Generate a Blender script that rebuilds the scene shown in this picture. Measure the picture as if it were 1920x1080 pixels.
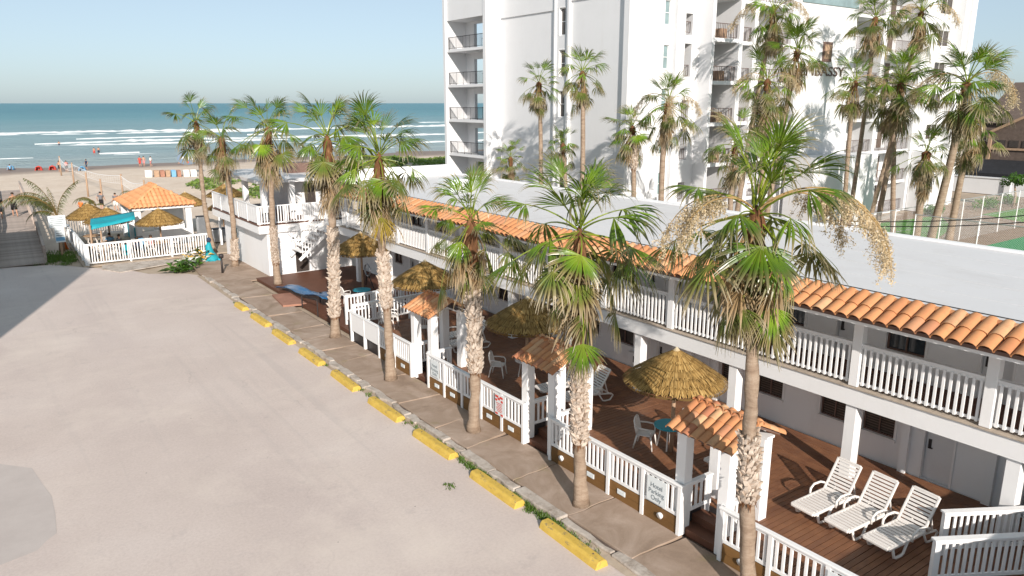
import bpy, math, random
import numpy as np
from mathutils import Vector, Matrix, Euler, noise as mnoise

for o in list(bpy.data.objects):
    bpy.data.objects.remove(o)
SC = bpy.context.scene
COL = SC.collection
R = math.radians
rnd = random.Random(11)

# ------------------------------------------------------------------ camera, sky, sun, exposure
PITCH, YAW = math.atan(347 / 1420), math.atan(1055 / math.hypot(1420, 347))
cam_d = bpy.data.cameras.new('camera')
cam_d.sensor_width = 36.0
cam_d.lens = 1420 / 1920 * 36.0
cam_d.clip_start, cam_d.clip_end = 0.1, 60000
cam = bpy.data.objects.new('camera', cam_d)
COL.objects.link(cam)
cam.location = (0, 0, 10)
cam.rotation_euler = (R(90) - PITCH, 0, -YAW)
SC.camera = cam

SUN_EL, SUN_AZ = R(24), R(21)          # azimuth the light travels towards, clockwise from +Y
wd = bpy.data.worlds.new('World')
SC.world = wd
wd.use_nodes = True
nt = wd.node_tree
sky = nt.nodes.new('ShaderNodeTexSky')
sky.sky_type = 'NISHITA'
sky.sun_disc = False
sky.sun_elevation = SUN_EL
sky.sun_rotation = R(180) + SUN_AZ
sky.altitude = 0
sky.air_density = 0.75
sky.dust_density = 0.75
sky.ozone_density = 3.0
bg = nt.nodes['Background']
bg.inputs['Strength'].default_value = 0.083
hs = nt.nodes.new('ShaderNodeHueSaturation')        # thin marine haze: paler, less saturated blue everywhere
hs.inputs['Saturation'].default_value = 0.72
hs.inputs['Hue'].default_value = 0.495
nt.links.new(sky.outputs[0], hs.inputs['Color'])
hz = nt.nodes.new('ShaderNodeMix')                   # even veil of sea haze over the whole dome
hz.data_type = 'RGBA'
hz.inputs[0].default_value = 0.42
hz.inputs[7].default_value = (4.7, 5.9, 6.4, 1)
nt.links.new(hs.outputs[0], hz.inputs[6])
nt.links.new(hz.outputs[2], bg.inputs['Color'])

sun_d = bpy.data.lights.new('sun', 'SUN')
sun_d.energy = 4.3
sun_d.angle = R(0.5)
sun_d.color = (1.0, 0.92, 0.84)
sun = bpy.data.objects.new('sun', sun_d)
COL.objects.link(sun)
sun.rotation_euler = Vector((math.sin(SUN_AZ) * math.cos(SUN_EL), math.cos(SUN_AZ) * math.cos(SUN_EL), -math.sin(SUN_EL))).to_track_quat('-Z', 'Y').to_euler()

SC.view_settings.view_transform = 'Standard'
SC.view_settings.look = 'None'
SC.view_settings.gamma = 1.0
SC.view_settings.exposure = 0.56

# ------------------------------------------------------------------ helpers
class MB:
    def __init__(s):
        s.v, s.f, s.a = [], [], []

    def add(s, vs, fs, at=None):
        n = len(s.v)
        s.v += [tuple(p) for p in vs]
        s.f += [tuple(i + n for i in q) for q in fs]
        s.a += list(at) if at is not None else [0.0] * len(vs)

    def box(s, x0, x1, y0, y1, z0, z1):
        s.add([(x0, y0, z0), (x1, y0, z0), (x1, y1, z0), (x0, y1, z0), (x0, y0, z1), (x1, y0, z1), (x1, y1, z1), (x0, y1, z1)],
              [(3, 2, 1, 0), (4, 5, 6, 7), (0, 1, 5, 4), (1, 2, 6, 5), (2, 3, 7, 6), (3, 0, 4, 7)])
        return s

    def beam(s, a, b, w, h, up=(0, 0, 1)):
        a, b = Vector(a), Vector(b)
        d = (b - a).normalized()
        u = Vector(up)
        sd = d.cross(u)
        if sd.length < 1e-4:
            sd = d.cross(Vector((1, 0, 0)))
        sd.normalize()
        u = sd.cross(d)
        c = []
        for p in (a, b):
            for i, j in ((-1, -1), (1, -1), (1, 1), (-1, 1)):
                c.append(p + sd * (i * w / 2) + u * (j * h / 2))
        s.add(c, [(0, 1, 2, 3), (7, 6, 5, 4), (0, 4, 5, 1), (1, 5, 6, 2), (2, 6, 7, 3), (3, 7, 4, 0)])
        return s

    def tube(s, pts, rad, n=8, cap=True, at=None):
        pts = [Vector(p) for p in pts]
        m = len(pts)
        if not hasattr(rad, '__len__'):
            rad = [rad] * m
        vs, ats = [], []
        ref = Vector((0.13, 0.97, 0.21))
        for i, p in enumerate(pts):
            d = (pts[min(i + 1, m - 1)] - pts[max(i - 1, 0)]).normalized()
            x = d.cross(ref)
            if x.length < 1e-3:
                x = d.cross(Vector((1, 0, 0)))
            x.normalize()
            y = d.cross(x)
            for k in range(n):
                t = 2 * math.pi * k / n
                vs.append(p + (x * math.cos(t) + y * math.sin(t)) * rad[i])
                ats.append(at[i] if at else i / max(1, m - 1))
        fs = [(i * n + k, i * n + (k + 1) % n, (i + 1) * n + (k + 1) % n, (i + 1) * n + k) for i in range(m - 1) for k in range(n)]
        if cap:
            fs += [tuple(range(n - 1, -1, -1)), tuple((m - 1) * n + k for k in range(n))]
        s.add(vs, fs, ats)
        return s

    def poly(s, pts, z0, z1):
        n = len(pts)
        s.add([(x, y, z0) for x, y in pts] + [(x, y, z1) for x, y in pts],
              [tuple(range(n - 1, -1, -1)), tuple(range(n, 2 * n))] + [(i, (i + 1) % n, n + (i + 1) % n, n + i) for i in range(n)])
        return s

    def sheet(s, pts):
        s.add(pts, [tuple(range(len(pts)))])
        return s

    def mesh(s, name, mat=None, smooth=False, attr=False):
        me = bpy.data.meshes.new(name)
        me.from_pydata(s.v, [], s.f)
        if attr:
            at = me.attributes.new('t', 'FLOAT', 'POINT')
            at.data.foreach_set('value', s.a)
        if mat:
            me.materials.append(MAT[mat])
        if smooth:
            me.shade_smooth()
        me.update()
        return me

    def build(s, name, mat, parent=None, smooth=False, attr=False, loc=None):
        return ob(name, s.mesh(name, mat, smooth, attr), parent, loc)


def ob(name, data, parent=None, loc=None, rot=None, scale=None):
    o = bpy.data.objects.new(name, data)
    COL.objects.link(o)
    if parent is not None:
        o.parent = parent
    if loc is not None:
        o.location = loc
    if rot is not None:
        o.rotation_euler = rot
    if scale is not None:
        o.scale = scale if hasattr(scale, '__len__') else (scale,) * 3
    return o


def tag(o, label, cat=None, group=None, kind=None):
    o['label'] = label
    if cat:
        o['category'] = cat
    if group:
        o['group'] = group
    if kind:
        o['kind'] = kind
    return o


def thing(name, label, cat, loc=(0, 0, 0), rz=0, group=None):
    o = ob(name, None, None, loc, (0, 0, rz))
    o.empty_display_size = 0.2
    return tag(o, label, cat, group)


def stuff(o):
    o['kind'] = 'stuff'
    return o


def copy_tree(o, parent=None):
    c = o.copy()
    COL.objects.link(c)
    c.parent = parent
    for ch in list(o.children):
        copy_tree(ch, c)
    return c


def bevel(o, w=0.01, seg=2):
    m = o.modifiers.new('bevel', 'BEVEL')
    m.width = w
    m.segments = seg
    m.limit_method = 'ANGLE'
    m.angle_limit = R(40)
    return o


# ------------------------------------------------------------------ materials
MAT = {}


class NT:
    def __init__(s, name):
        m = bpy.data.materials.new(name)
        m.use_nodes = True
        MAT[name] = m
        s.t = m.node_tree
        s.p = s.t.nodes['Principled BSDF']
        s.out = s.t.nodes['Material Output']

    def n(s, k, **kw):
        x = s.t.nodes.new(k)
        for a, b in kw.items():
            setattr(x, a, b)
        return x

    def l(s, a, b):
        s.t.links.new(a, b)

    def co(s, kind='Object'):
        if kind == 'World':
            return s.n('ShaderNodeNewGeometry').outputs['Position']
        return s.n('ShaderNodeTexCoord').outputs[kind]

    def noise(s, scale, detail=4, rough=0.55, co=None, stretch=None, w=0):
        c = co if co is not None else s.co()
        if stretch:
            mp = s.n('ShaderNodeMapping')
            mp.inputs['Scale'].default_value = stretch
            s.l(c, mp.inputs[0])
            c = mp.outputs[0]
        x = s.n('ShaderNodeTexNoise')
        x.inputs['Scale'].default_value = scale
        x.inputs['Detail'].default_value = detail
        x.inputs['Roughness'].default_value = rough
        x.inputs['Distortion'].default_value = w
        s.l(c, x.inputs['Vector'])
        return x.outputs[0]

    def ramp(s, v, stops):
        x = s.n('ShaderNodeValToRGB')
        e = x.color_ramp.elements
        while len(e) < len(stops):
            e.new(0.5)
        for q, (p, c) in zip(e, stops):
            q.position = p
            q.color = (*c, 1) if hasattr(c, '__len__') else (c, c, c, 1)
        s.l(v, x.inputs[0])
        return x.outputs[0]

    def mix(s, f, a, b, mode='MIX'):
        x = s.n('ShaderNodeMix', data_type='RGBA', blend_type=mode)
        for sock, v in ((x.inputs[0], f), (x.inputs[6], a), (x.inputs[7], b)):
            if hasattr(v, 'links'):
                s.l(v, sock)
            elif hasattr(v, '__len__'):
                sock.default_value = (*v, 1)
            else:
                sock.default_value = v
        return x.outputs[2]

    def math(s, op, a, b=0.5, c=None):
        x = s.n('ShaderNodeMath', operation=op)
        for i, v in enumerate((a, b, c)):
            if v is None:
                continue
            if hasattr(v, 'links'):
                s.l(v, x.inputs[i])
            else:
                x.inputs[i].default_value = v
        return x.outputs[0]

    def bump(s, h, strength=0.3, dist=0.02):
        x = s.n('ShaderNodeBump')
        x.inputs['Strength'].default_value = strength
        x.inputs['Distance'].default_value = dist
        s.l(h, x.inputs['Height'])
        s.l(x.outputs[0], s.p.inputs['Normal'])

    def col(s, c, rough=0.7, spec=0.3):
        if hasattr(c, 'links'):
            s.l(c, s.p.inputs['Base Color'])
        else:
            s.p.inputs['Base Color'].default_value = (*c, 1)
        if hasattr(rough, 'links'):
            s.l(rough, s.p.inputs['Roughness'])
        else:
            s.p.inputs['Roughness'].default_value = rough
        s.p.inputs['Specular IOR Level'].default_value = spec
        return s

    def rand(s):
        return s.n('ShaderNodeObjectInfo').outputs['Random']

    def attr(s, name='t'):
        x = s.n('ShaderNodeAttribute')
        x.attribute_name = name
        return x.outputs['Fac']


def sc_(c, k):
    return tuple(min(1, x * k) for x in c)


def simple(name, c, rough=0.6, var=0.12, scale=3.0, rv=0.0, bump=0.0, spec=0.3, metal=0.0, bscale=30, co='Object'):
    m = NT(name)
    base = m.mix(m.noise(scale, 5, 0.6, m.co(co)), sc_(c, 1 - var * 1.6), sc_(c, 1 + var))
    if rv:
        base = m.mix(m.rand(), base, m.mix(1.0, base, (1 - rv,) * 3, 'MULTIPLY'))
    m.col(base, rough, spec)
    m.p.inputs['Metallic'].default_value = metal
    if bump:
        m.bump(m.noise(bscale, 4, 0.6, m.co(co)), bump, 0.01)
    return m


# parking lot: pale sandy concrete with stains, tyre tracks and fine grit
m = NT('lot')
w = m.co('World')
c = m.ramp(m.noise(0.16, 6, 0.65, w, w=0.1), [(0.25, (0.52, 0.44, 0.40)), (0.5, (0.585, 0.50, 0.455)), (0.75, (0.64, 0.56, 0.515))])
c = m.mix(m.ramp(m.noise(0.35, 3, 0.5, w, (1.0, 0.25, 1)), [(0.48, 0.0), (0.72, 0.5)]), c, (0.51, 0.43, 0.40))
c = m.mix(m.ramp(m.noise(1.7, 6, 0.75, w, w=1.0), [(0.56, 0.0), (0.74, 0.4)]), c, (0.47, 0.41, 0.385))
c = m.mix(m.ramp(m.noise(13, 5, 0.85, w), [(0.42, 0.0), (0.68, 0.85)]), c, m.mix(1.0, c, (0.83, 0.81, 0.80), 'MULTIPLY'))
c = m.mix(m.ramp(m.noise(0.55, 4, 0.6, w, (2.6, 0.10, 1), 0.4), [(0.57, 0.0), (0.70, 0.35)]), c, (0.44, 0.385, 0.36))
c = m.mix(m.ramp(m.noise(0.22, 6, 0.7, w, None, 0.3), [(0.5, 0.0), (0.75, 0.6)]), c, (0.70, 0.615, 0.54))
c = m.mix(m.ramp(m.noise(0.8, 5, 0.65, w, None, 0.2), [(0.62, 0.0), (0.70, 0.35)]), c, (0.40, 0.345, 0.325))
vo = m.n('ShaderNodeTexVoronoi', feature='F1')
vo.inputs['Scale'].default_value = 1.1
m.l(w, vo.inputs['Vector'])
c = m.mix(m.ramp(vo.outputs['Distance'], [(0.018, 0.75), (0.03, 0.0)]), c, (0.16, 0.13, 0.11))
vc = m.n('ShaderNodeTexVoronoi', feature='DISTANCE_TO_EDGE')
vc.inputs['Scale'].default_value = 0.13
mpd = m.n('ShaderNodeVectorMath', operation='ADD')
wob = m.n('ShaderNodeTexNoise')
wob.inputs['Scale'].default_value = 0.9
wob.inputs['Detail'].default_value = 5
m.l(w, wob.inputs['Vector'])
m.l(w, mpd.inputs[0])
m.l(wob.outputs['Color'], mpd.inputs[1])
m.l(mpd.outputs[0], vc.inputs['Vector'])
crack = m.math('MULTIPLY', m.ramp(vc.outputs['Distance'], [(0.0, 1.0), (0.0035, 0.0)]), m.ramp(m.noise(0.3, 2, 0.5, w), [(0.5, 0.0), (0.62, 0.22)]))
c = m.mix(crack, c, (0.26, 0.22, 0.2))
m.col(c, 0.92, 0.15)
m.bump(m.noise(60, 4, 0.8, w), 0.35, 0.01)

m = NT('patch')
w = m.co('World')
c = m.ramp(m.noise(0.9, 6, 0.7, w), [(0.3, (0.50, 0.44, 0.41)), (0.7, (0.57, 0.51, 0.475))])
c = m.mix(m.math('MULTIPLY', m.noise(42, 3, 0.8, w), 0.5), c, m.mix(1.0, c, (0.6, 0.6, 0.6), 'MULTIPLY'))
m.col(c, 0.9, 0.15)
m.bump(m.noise(60, 4, 0.8, w), 0.35, 0.01)

m = NT('sidewalk')
w = m.co('World')
c = m.ramp(m.noise(0.7, 6, 0.65, w, w=0.8), [(0.25, (0.24, 0.175, 0.13)), (0.45, (0.34, 0.255, 0.195)), (0.62, (0.43, 0.335, 0.27)), (0.8, (0.57, 0.47, 0.40))])
c = m.mix(m.ramp(m.noise(1.1, 4, 0.6, w), [(0.6, 0.0), (0.72, 0.5)]), c, (0.25, 0.21, 0.10))
c = m.mix(m.math('MULTIPLY', m.noise(30, 4, 0.8, w), 0.5), c, m.mix(1.0, c, (0.6, 0.58, 0.55), 'MULTIPLY'))
m.col(c, 0.9, 0.2)
m.bump(m.noise(18, 6, 0.7, w), 0.4, 0.015)

m = NT('kerb')
w = m.co('World')
c = m.ramp(m.noise(2.0, 7, 0.75, w), [(0.3, (0.24, 0.19, 0.15)), (0.5, (0.44, 0.385, 0.335)), (0.75, (0.56, 0.51, 0.46))])
m.col(c, 0.95, 0.1)
m.bump(m.noise(9, 6, 0.75, w), 0.8, 0.03)

m = NT('plank')
w = m.co('World')
g = m.noise(3.0, 6, 0.7, w, (1, 1, 1))
c = m.ramp(g, [(0.3, (0.135, 0.055, 0.028)), (0.55, (0.215, 0.096, 0.047)), (0.8, (0.27, 0.13, 0.066))])
c = m.mix(m.ramp(m.rand(), [(0, 0.0), (1, 0.45)]), c, (0.115, 0.052, 0.032))
c = m.mix(m.ramp(m.noise(0.5, 4, 0.6, w), [(0.45, 0.0), (0.7, 0.4)]), c, (0.25, 0.125, 0.065))
m.col(c, m.ramp(m.noise(6, 4, 0.6, w), [(0.3, 0.42), (0.7, 0.65)]), 0.4)
m.bump(m.noise(24, 5, 0.7, w), 0.25, 0.006)

for nm, cc in (('white', (0.80, 0.795, 0.79)), ('white_wall', (0.82, 0.82, 0.82)), ('tower_white', (0.685, 0.69, 0.70)), ('roof_white', (0.65, 0.64, 0.64))):
    m = NT(nm)
    w = m.co('World')
    c = m.mix(m.noise(0.6, 6, 0.65, w), sc_(cc, 0.93), sc_(cc, 1.03))
    c = m.mix(m.ramp(m.noise(1.3, 6, 0.7, w, (1, 1, 0.25)), [(0.55, 0.0), (0.85, 0.28 if nm != 'roof_white' else 0.5)]), c, sc_((0.52, 0.49, 0.45), 1))
    if nm == 'roof_white':
        c = m.mix(m.ramp(m.noise(0.3, 7, 0.7, w, (1, 0.5, 1), 1.0), [(0.5, 0.0), (0.75, 0.45)]), c, (0.50, 0.475, 0.46))
    m.col(c, 0.55, 0.3)
    m.bump(m.noise(25, 4, 0.7, w), 0.12, 0.006)

m = NT('tile')
r_ = m.rand()
c = m.ramp(r_, [(0.0, (0.46, 0.19, 0.085)), (0.3, (0.58, 0.28, 0.125)), (0.55, (0.52, 0.225, 0.095)), (0.8, (0.61, 0.37, 0.20)), (1.0, (0.41, 0.16, 0.085))])
c = m.mix(m.ramp(m.noise(6, 5, 0.7, m.co('World')), [(0.4, 0.0), (0.8, 0.5)]), c, (0.36, 0.15, 0.08))
m.col(c, 0.75, 0.25)
m.bump(m.noise(40, 4, 0.7, m.co('World')), 0.2, 0.006)

m = NT('bar_tile')
c = m.ramp(m.rand(), [(0.0, (0.54, 0.245, 0.11)), (0.5, (0.62, 0.32, 0.16)), (1.0, (0.57, 0.27, 0.12))])
m.col(c, 0.8, 0.2)

m = NT('thatch')
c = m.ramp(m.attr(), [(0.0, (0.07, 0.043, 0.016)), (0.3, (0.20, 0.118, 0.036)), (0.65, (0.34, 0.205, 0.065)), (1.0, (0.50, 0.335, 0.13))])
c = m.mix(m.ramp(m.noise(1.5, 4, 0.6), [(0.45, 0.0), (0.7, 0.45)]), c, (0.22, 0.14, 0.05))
m.col(c, 0.85, 0.2)

m = NT('bark')
w = m.co()
c = m.ramp(m.noise(2.2, 6, 0.7, w, (1, 1, 3.5)), [(0.25, (0.17, 0.115, 0.08)), (0.5, (0.30, 0.225, 0.165)), (0.8, (0.43, 0.35, 0.275))])
c = m.mix(m.ramp(m.noise(5, 4, 0.7, w, (3, 3, 0.5)), [(0.5, 0.0), (0.75, 0.4)]), c, (0.20, 0.13, 0.085))
m.col(c, 0.95, 0.1)
m.bump(m.noise(9, 6, 0.75, w, (2, 2, 4)), 0.9, 0.03)

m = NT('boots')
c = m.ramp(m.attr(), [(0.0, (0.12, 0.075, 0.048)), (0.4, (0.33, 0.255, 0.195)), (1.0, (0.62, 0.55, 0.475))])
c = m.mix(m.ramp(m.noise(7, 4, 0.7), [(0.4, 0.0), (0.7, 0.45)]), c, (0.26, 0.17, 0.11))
m.col(c, 0.9, 0.15)

m = NT('fibre')
c = m.ramp(m.noise(4, 6, 0.75, m.co(), (2, 2, 0.6)), [(0.3, (0.06, 0.03, 0.017)), (0.55, (0.17, 0.082, 0.04)), (0.75, (0.33, 0.185, 0.09))])
m.col(c, 0.95, 0.1)
m.bump(m.noise(16, 5, 0.8, m.co(), (3, 3, 0.6)), 0.9, 0.03)


def leafmat(name, stops, trans, trans_f=0.3, rough=0.42, rv=0.35):
    m = NT(name)
    c = m.ramp(m.attr(), stops)
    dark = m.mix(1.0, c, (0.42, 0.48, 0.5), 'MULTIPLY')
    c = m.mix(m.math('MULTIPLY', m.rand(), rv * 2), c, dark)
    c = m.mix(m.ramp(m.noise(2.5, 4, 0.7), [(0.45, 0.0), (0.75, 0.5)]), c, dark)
    m.col(c, rough, 0.45)
    tr = m.n('ShaderNodeBsdfTranslucent')
    tr.inputs[0].default_value = (*trans, 1)
    mx = m.n('ShaderNodeMixShader')
    mx.inputs[0].default_value = trans_f
    m.l(m.p.outputs[0], mx.inputs[1])
    m.l(tr.outputs[0], mx.inputs[2])
    m.l(mx.outputs[0], m.out.inputs[0])
    return m


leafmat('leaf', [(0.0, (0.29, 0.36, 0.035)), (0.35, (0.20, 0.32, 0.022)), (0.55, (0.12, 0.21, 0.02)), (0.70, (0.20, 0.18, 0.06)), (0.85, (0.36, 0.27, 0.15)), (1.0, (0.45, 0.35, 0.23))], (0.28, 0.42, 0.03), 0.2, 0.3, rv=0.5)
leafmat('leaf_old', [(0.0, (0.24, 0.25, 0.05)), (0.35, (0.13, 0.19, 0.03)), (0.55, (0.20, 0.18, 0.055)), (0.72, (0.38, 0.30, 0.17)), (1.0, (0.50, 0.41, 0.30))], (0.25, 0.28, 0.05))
leafmat('leaf_yellow', [(0.0, (0.30, 0.30, 0.04)), (0.4, (0.46, 0.33, 0.04)), (0.7, (0.50, 0.33, 0.06)), (1.0, (0.48, 0.38, 0.24))], (0.45, 0.32, 0.04), 0.25, 0.6)
leafmat('leaf_dead', [(0.0, (0.36, 0.23, 0.10)), (0.4, (0.33, 0.22, 0.11)), (0.75, (0.45, 0.34, 0.21)), (1.0, (0.54, 0.45, 0.33))], (0.40, 0.26, 0.12), 0.2, 0.8)
leafmat('leaf_dark', [(0.0, (0.08, 0.10, 0.02)), (0.6, (0.035, 0.085, 0.018)), (1.0, (0.20, 0.17, 0.07))], (0.08, 0.15, 0.02))
leafmat('feather', [(0.0, (0.24, 0.15, 0.05)), (0.3, (0.16, 0.15, 0.045)), (0.7, (0.11, 0.13, 0.035)), (1.0, (0.30, 0.20, 0.09))], (0.2, 0.2, 0.04), 0.2)
leafmat('shrub', [(0.0, (0.05, 0.12, 0.015)), (1.0, (0.12, 0.26, 0.03))], (0.15, 0.3, 0.03))
leafmat('dune_leaf', [(0.0, (0.10, 0.17, 0.03)), (0.6, (0.19, 0.29, 0.05)), (1.0, (0.33, 0.38, 0.12))], (0.25, 0.4, 0.05))
leafmat('flower', [(0.0, (0.42, 0.26, 0.09)), (0.5, (0.60, 0.46, 0.27)), (1.0, (0.70, 0.60, 0.44))], (0.5, 0.4, 0.25), 0.2, 0.9, 0.1)
leafmat('grass_blade', [(0.0, (0.06, 0.11, 0.015)), (1.0, (0.15, 0.25, 0.03))], (0.12, 0.25, 0.02))

m = NT('yellow')
w = m.co()
c = m.ramp(m.noise(5, 5, 0.7, w), [(0.3, (0.50, 0.33, 0.06)), (0.7, (0.62, 0.43, 0.09))])
c = m.mix(m.ramp(m.noise(7, 7, 0.8, m.co('World'), (1, 0.5, 1.6)), [(0.56, 0.0), (0.63, 0.85)]), c, (0.22, 0.17, 0.10))
m.col(c, 0.7, 0.3)
m.bump(m.noise(20, 5, 0.7, w), 0.3, 0.01)

m = NT('sand')
w = m.co('World')
sep = m.n('ShaderNodeSeparateXYZ')
m.l(w, sep.inputs[0])
c = m.ramp(m.noise(0.25, 8, 0.7, w), [(0.3, (0.60, 0.485, 0.385)), (0.7, (0.72, 0.61, 0.505))])
c = m.mix(m.ramp(m.noise(2.2, 5, 0.75, w), [(0.45, 0.0), (0.7, 0.3)]), c, (0.41, 0.31, 0.23))
yy = m.math('ADD', sep.outputs['Y'], m.math('MULTIPLY', m.noise(0.035, 4, 0.6, w), 24.0))
wet = m.ramp(m.math('DIVIDE', m.math('SUBTRACT', yy, 144.0), 30.0), [(0.05, 0.0), (0.35, 1.0)])
c = m.mix(wet, c, (0.26, 0.19, 0.15))
m.col(c, m.ramp(wet, [(0.0, 0.95), (1.0, 0.5)]), 0.2)
m.bump(m.noise(1.6, 7, 0.75, w), 0.6, 0.12)

m = NT('dirt')
w = m.co('World')
c = m.ramp(m.noise(0.5, 7, 0.7, w), [(0.3, (0.32, 0.25, 0.185)), (0.6, (0.46, 0.375, 0.29)), (0.8, (0.53, 0.45, 0.36))])
m.col(c, 0.95, 0.1)
m.bump(m.noise(4, 6, 0.75, w), 0.5, 0.04)

m = NT('sea')
w = m.co('World')
sep = m.n('ShaderNodeSeparateXYZ')
m.l(w, sep.inputs[0])
dd = m.math('DIVIDE', m.math('SUBTRACT', sep.outputs['Y'], 150.0), 1000.0)
c = m.ramp(dd, [(0.0, (0.36, 0.41, 0.40)), (0.04, (0.29, 0.38, 0.385)), (0.22, (0.22, 0.35, 0.37)), (0.5, (0.115, 0.285, 0.32)), (1.0, (0.07, 0.23, 0.275))])
c = m.mix(m.ramp(m.noise(0.02, 5, 0.65, w, (0.35, 1, 1)), [(0.35, 0.0), (0.7, 0.55)]), c, m.mix(1.0, c, (0.62, 0.70, 0.74), 'MULTIPLY'))
m.col(c, 0.35, 0.18)
h = m.math('ADD', m.noise(0.10, 6, 0.65, w, (0.5, 1, 1)), m.math('MULTIPLY', m.noise(0.7, 5, 0.7, w, (0.6, 1, 1)), 0.3))
m.bump(h, 1.0, 2.6)

m = NT('foam')
w = m.co('World')
c = m.ramp(m.noise(0.35, 6, 0.8, w, (0.5, 1, 1)), [(0.3, (0.48, 0.54, 0.55)), (0.55, (0.72, 0.75, 0.75)), (0.7, (0.84, 0.85, 0.84))])
m.col(c, 0.8, 0.2)
m.bump(m.noise(0.9, 5, 0.8, w), 0.6, 0.3)

simple('lawn', (0.085, 0.24, 0.03), 0.9, 0.3, 1.2, bump=0.4, co='World')
simple('court', (0.045, 0.26, 0.10), 0.8, 0.1, 0.5, co='World')
simple('mulch', (0.30, 0.215, 0.155), 0.95, 0.3, 0.8, bump=0.5, co='World')
simple('wood_grey', (0.50, 0.415, 0.36), 0.9, 0.3, 4, rv=0.3, bump=0.4)
simple('wood_pole', (0.40, 0.27, 0.18), 0.85, 0.25, 4, bump=0.3)
simple('shingle', (0.20, 0.15, 0.125), 0.95, 0.35, 2.5, rv=0.35, bump=0.6)
simple('black_roof', (0.025, 0.026, 0.03), 0.8, 0.3, 2)
simple('skirt', (0.215, 0.112, 0.038), 0.65, 0.22, 3, rv=0.25, bump=0.2, co='World')
simple('brown_paint', (0.13, 0.055, 0.032), 0.6, 0.2, 3, bump=0.2, co='World')
simple('resin', (0.74, 0.70, 0.66), 0.4, 0.06, 6, spec=0.5)
simple('blind', (0.16, 0.125, 0.10), 0.7, 0.2, 5, rv=0.3)
simple('frame_brown', (0.16, 0.10, 0.08), 0.5, 0.1)
simple('alu', (0.5, 0.5, 0.51), 0.4, 0.1, metal=0.6)
simple('black_metal', (0.035, 0.03, 0.03), 0.5, 0.1)
simple('rail_brown', (0.115, 0.075, 0.065), 0.5, 0.15)
simple('blue_vinyl', (0.012, 0.115, 0.27), 0.35, 0.25, 1.5, bump=0.3, bscale=4, spec=0.5)
simple('teal', (0.015, 0.30, 0.36), 0.6, 0.15, 2)
simple('aqua', (0.03, 0.36, 0.46), 0.5, 0.1)
simple('sign_white', (0.68, 0.72, 0.73), 0.5, 0.06)
simple('sign_ink', (0.16, 0.19, 0.21), 0.6, 0.05)
simple('sign_red', (0.62, 0.07, 0.05), 0.5, 0.15)
simple('sign_blue', (0.16, 0.36, 0.55), 0.5, 0.1)
simple('orange_plastic', (0.68, 0.16, 0.03), 0.5, 0.1)
simple('red_cloth', (0.60, 0.08, 0.06), 0.8, 0.15)
simple('pink_cloth', (0.62, 0.25, 0.24), 0.8, 0.15)
simple('navy', (0.03, 0.045, 0.08), 0.8, 0.15)
simple('flag_blue', (0.16, 0.22, 0.30), 0.7, 0.1)
simple('black_cloth', (0.018, 0.018, 0.02), 0.85, 0.1)
simple('grey_cloth', (0.16, 0.16, 0.17), 0.85, 0.1)
simple('skin', (0.46, 0.255, 0.17), 0.6, 0.1)
simple('hair', (0.045, 0.028, 0.018), 0.7, 0.15)
simple('leaf_white', (0.70, 0.69, 0.60), 0.6, 0.15)
simple('petal', (0.78, 0.50, 0.08), 0.6, 0.25)
simple('brick_red', (0.36, 0.185, 0.13), 0.9, 0.25, 3, bump=0.4)
simple('slab_edge', (0.44, 0.37, 0.30), 0.9, 0.3, 5, co='World')
simple('door_paint', (0.70, 0.705, 0.71), 0.45, 0.04)
simple('cable_black', (0.02, 0.02, 0.02), 0.6)
simple('steel', (0.42, 0.44, 0.46), 0.35, 0.15, metal=0.8)
simple('tabletop', (0.42, 0.27, 0.15), 0.6, 0.2)

for nm, cc, ro in (('glass', (0.03, 0.04, 0.05), 0.08), ('glass_teal', (0.20, 0.27, 0.28), 0.12), ('glass_dark', (0.055, 0.045, 0.04), 0.15)):
    m = NT(nm)
    m.col(m.mix(m.noise(1.2, 3, 0.6, m.co('World')), sc_(cc, 0.6), sc_(cc, 1.5)), ro, 0.5)

m = NT('mesh_wire')       # woven wire: mostly open
m.col((0.62, 0.62, 0.62), 0.5, 0.3)
tr = m.n('ShaderNodeBsdfTransparent')
mx = m.n('ShaderNodeMixShader')
w = m.co('Object')
wv = []
for ang in (45, -45):
    mp = m.n('ShaderNodeMapping')
    mp.inputs['Rotation'].default_value = (0, R(ang), 0)
    m.l(w, mp.inputs[0])
    sp = m.n('ShaderNodeSeparateXYZ')
    m.l(mp.outputs[0], sp.inputs[0])
    wv.append(m.math('LESS_THAN', m.math('FRACT', m.math('MULTIPLY', sp.outputs[0], 12.0)), 0.07))
m.l(m.math('MAXIMUM', wv[0], wv[1]), mx.inputs[0])
m.l(tr.outputs[0], mx.inputs[1])
m.l(m.p.outputs[0], mx.inputs[2])
m.l(mx.outputs[0], m.out.inputs[0])

m = NT('pool_water')
m.col((0.03, 0.22, 0.30), 0.1, 0.5)


def nz(x, y, z=0.0):
    return mnoise.noise(Vector((x, y, z)))


# ------------------------------------------------------------------ setting: ground, lot, beach, sea
def structure(o, label):
    o['kind'] = 'structure'
    o['label'] = label
    return o


structure(MB().sheet([(-900, -300, -0.06), (1500, -300, -0.06), (1500, 58.5, -0.06), (-900, 58.5, -0.06)]).build('ground', 'dirt'),
          'sandy ground under and around the buildings')

b = MB()
edge = [(10.62 + 0.10 * nz(0, y * 0.6), y) for y in np.arange(-30, 47.1, 0.6)]
edge += [(10.2, 47.6), (9.4, 48.2), (8.3, 48.9), (7.6, 50.6), (6.3, 52.2), (5.4, 53.3), (4.0, 55.2), (1.0, 56.2), (-6, 57.0), (-40, 57.0)]
b.sheet([(-40, -30, 0.0)] + [(x, y, 0.0) for x, y in edge])
structure(b.build('parking_lot', 'lot'), 'pale sandy concrete parking lot with faint stains')

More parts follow.
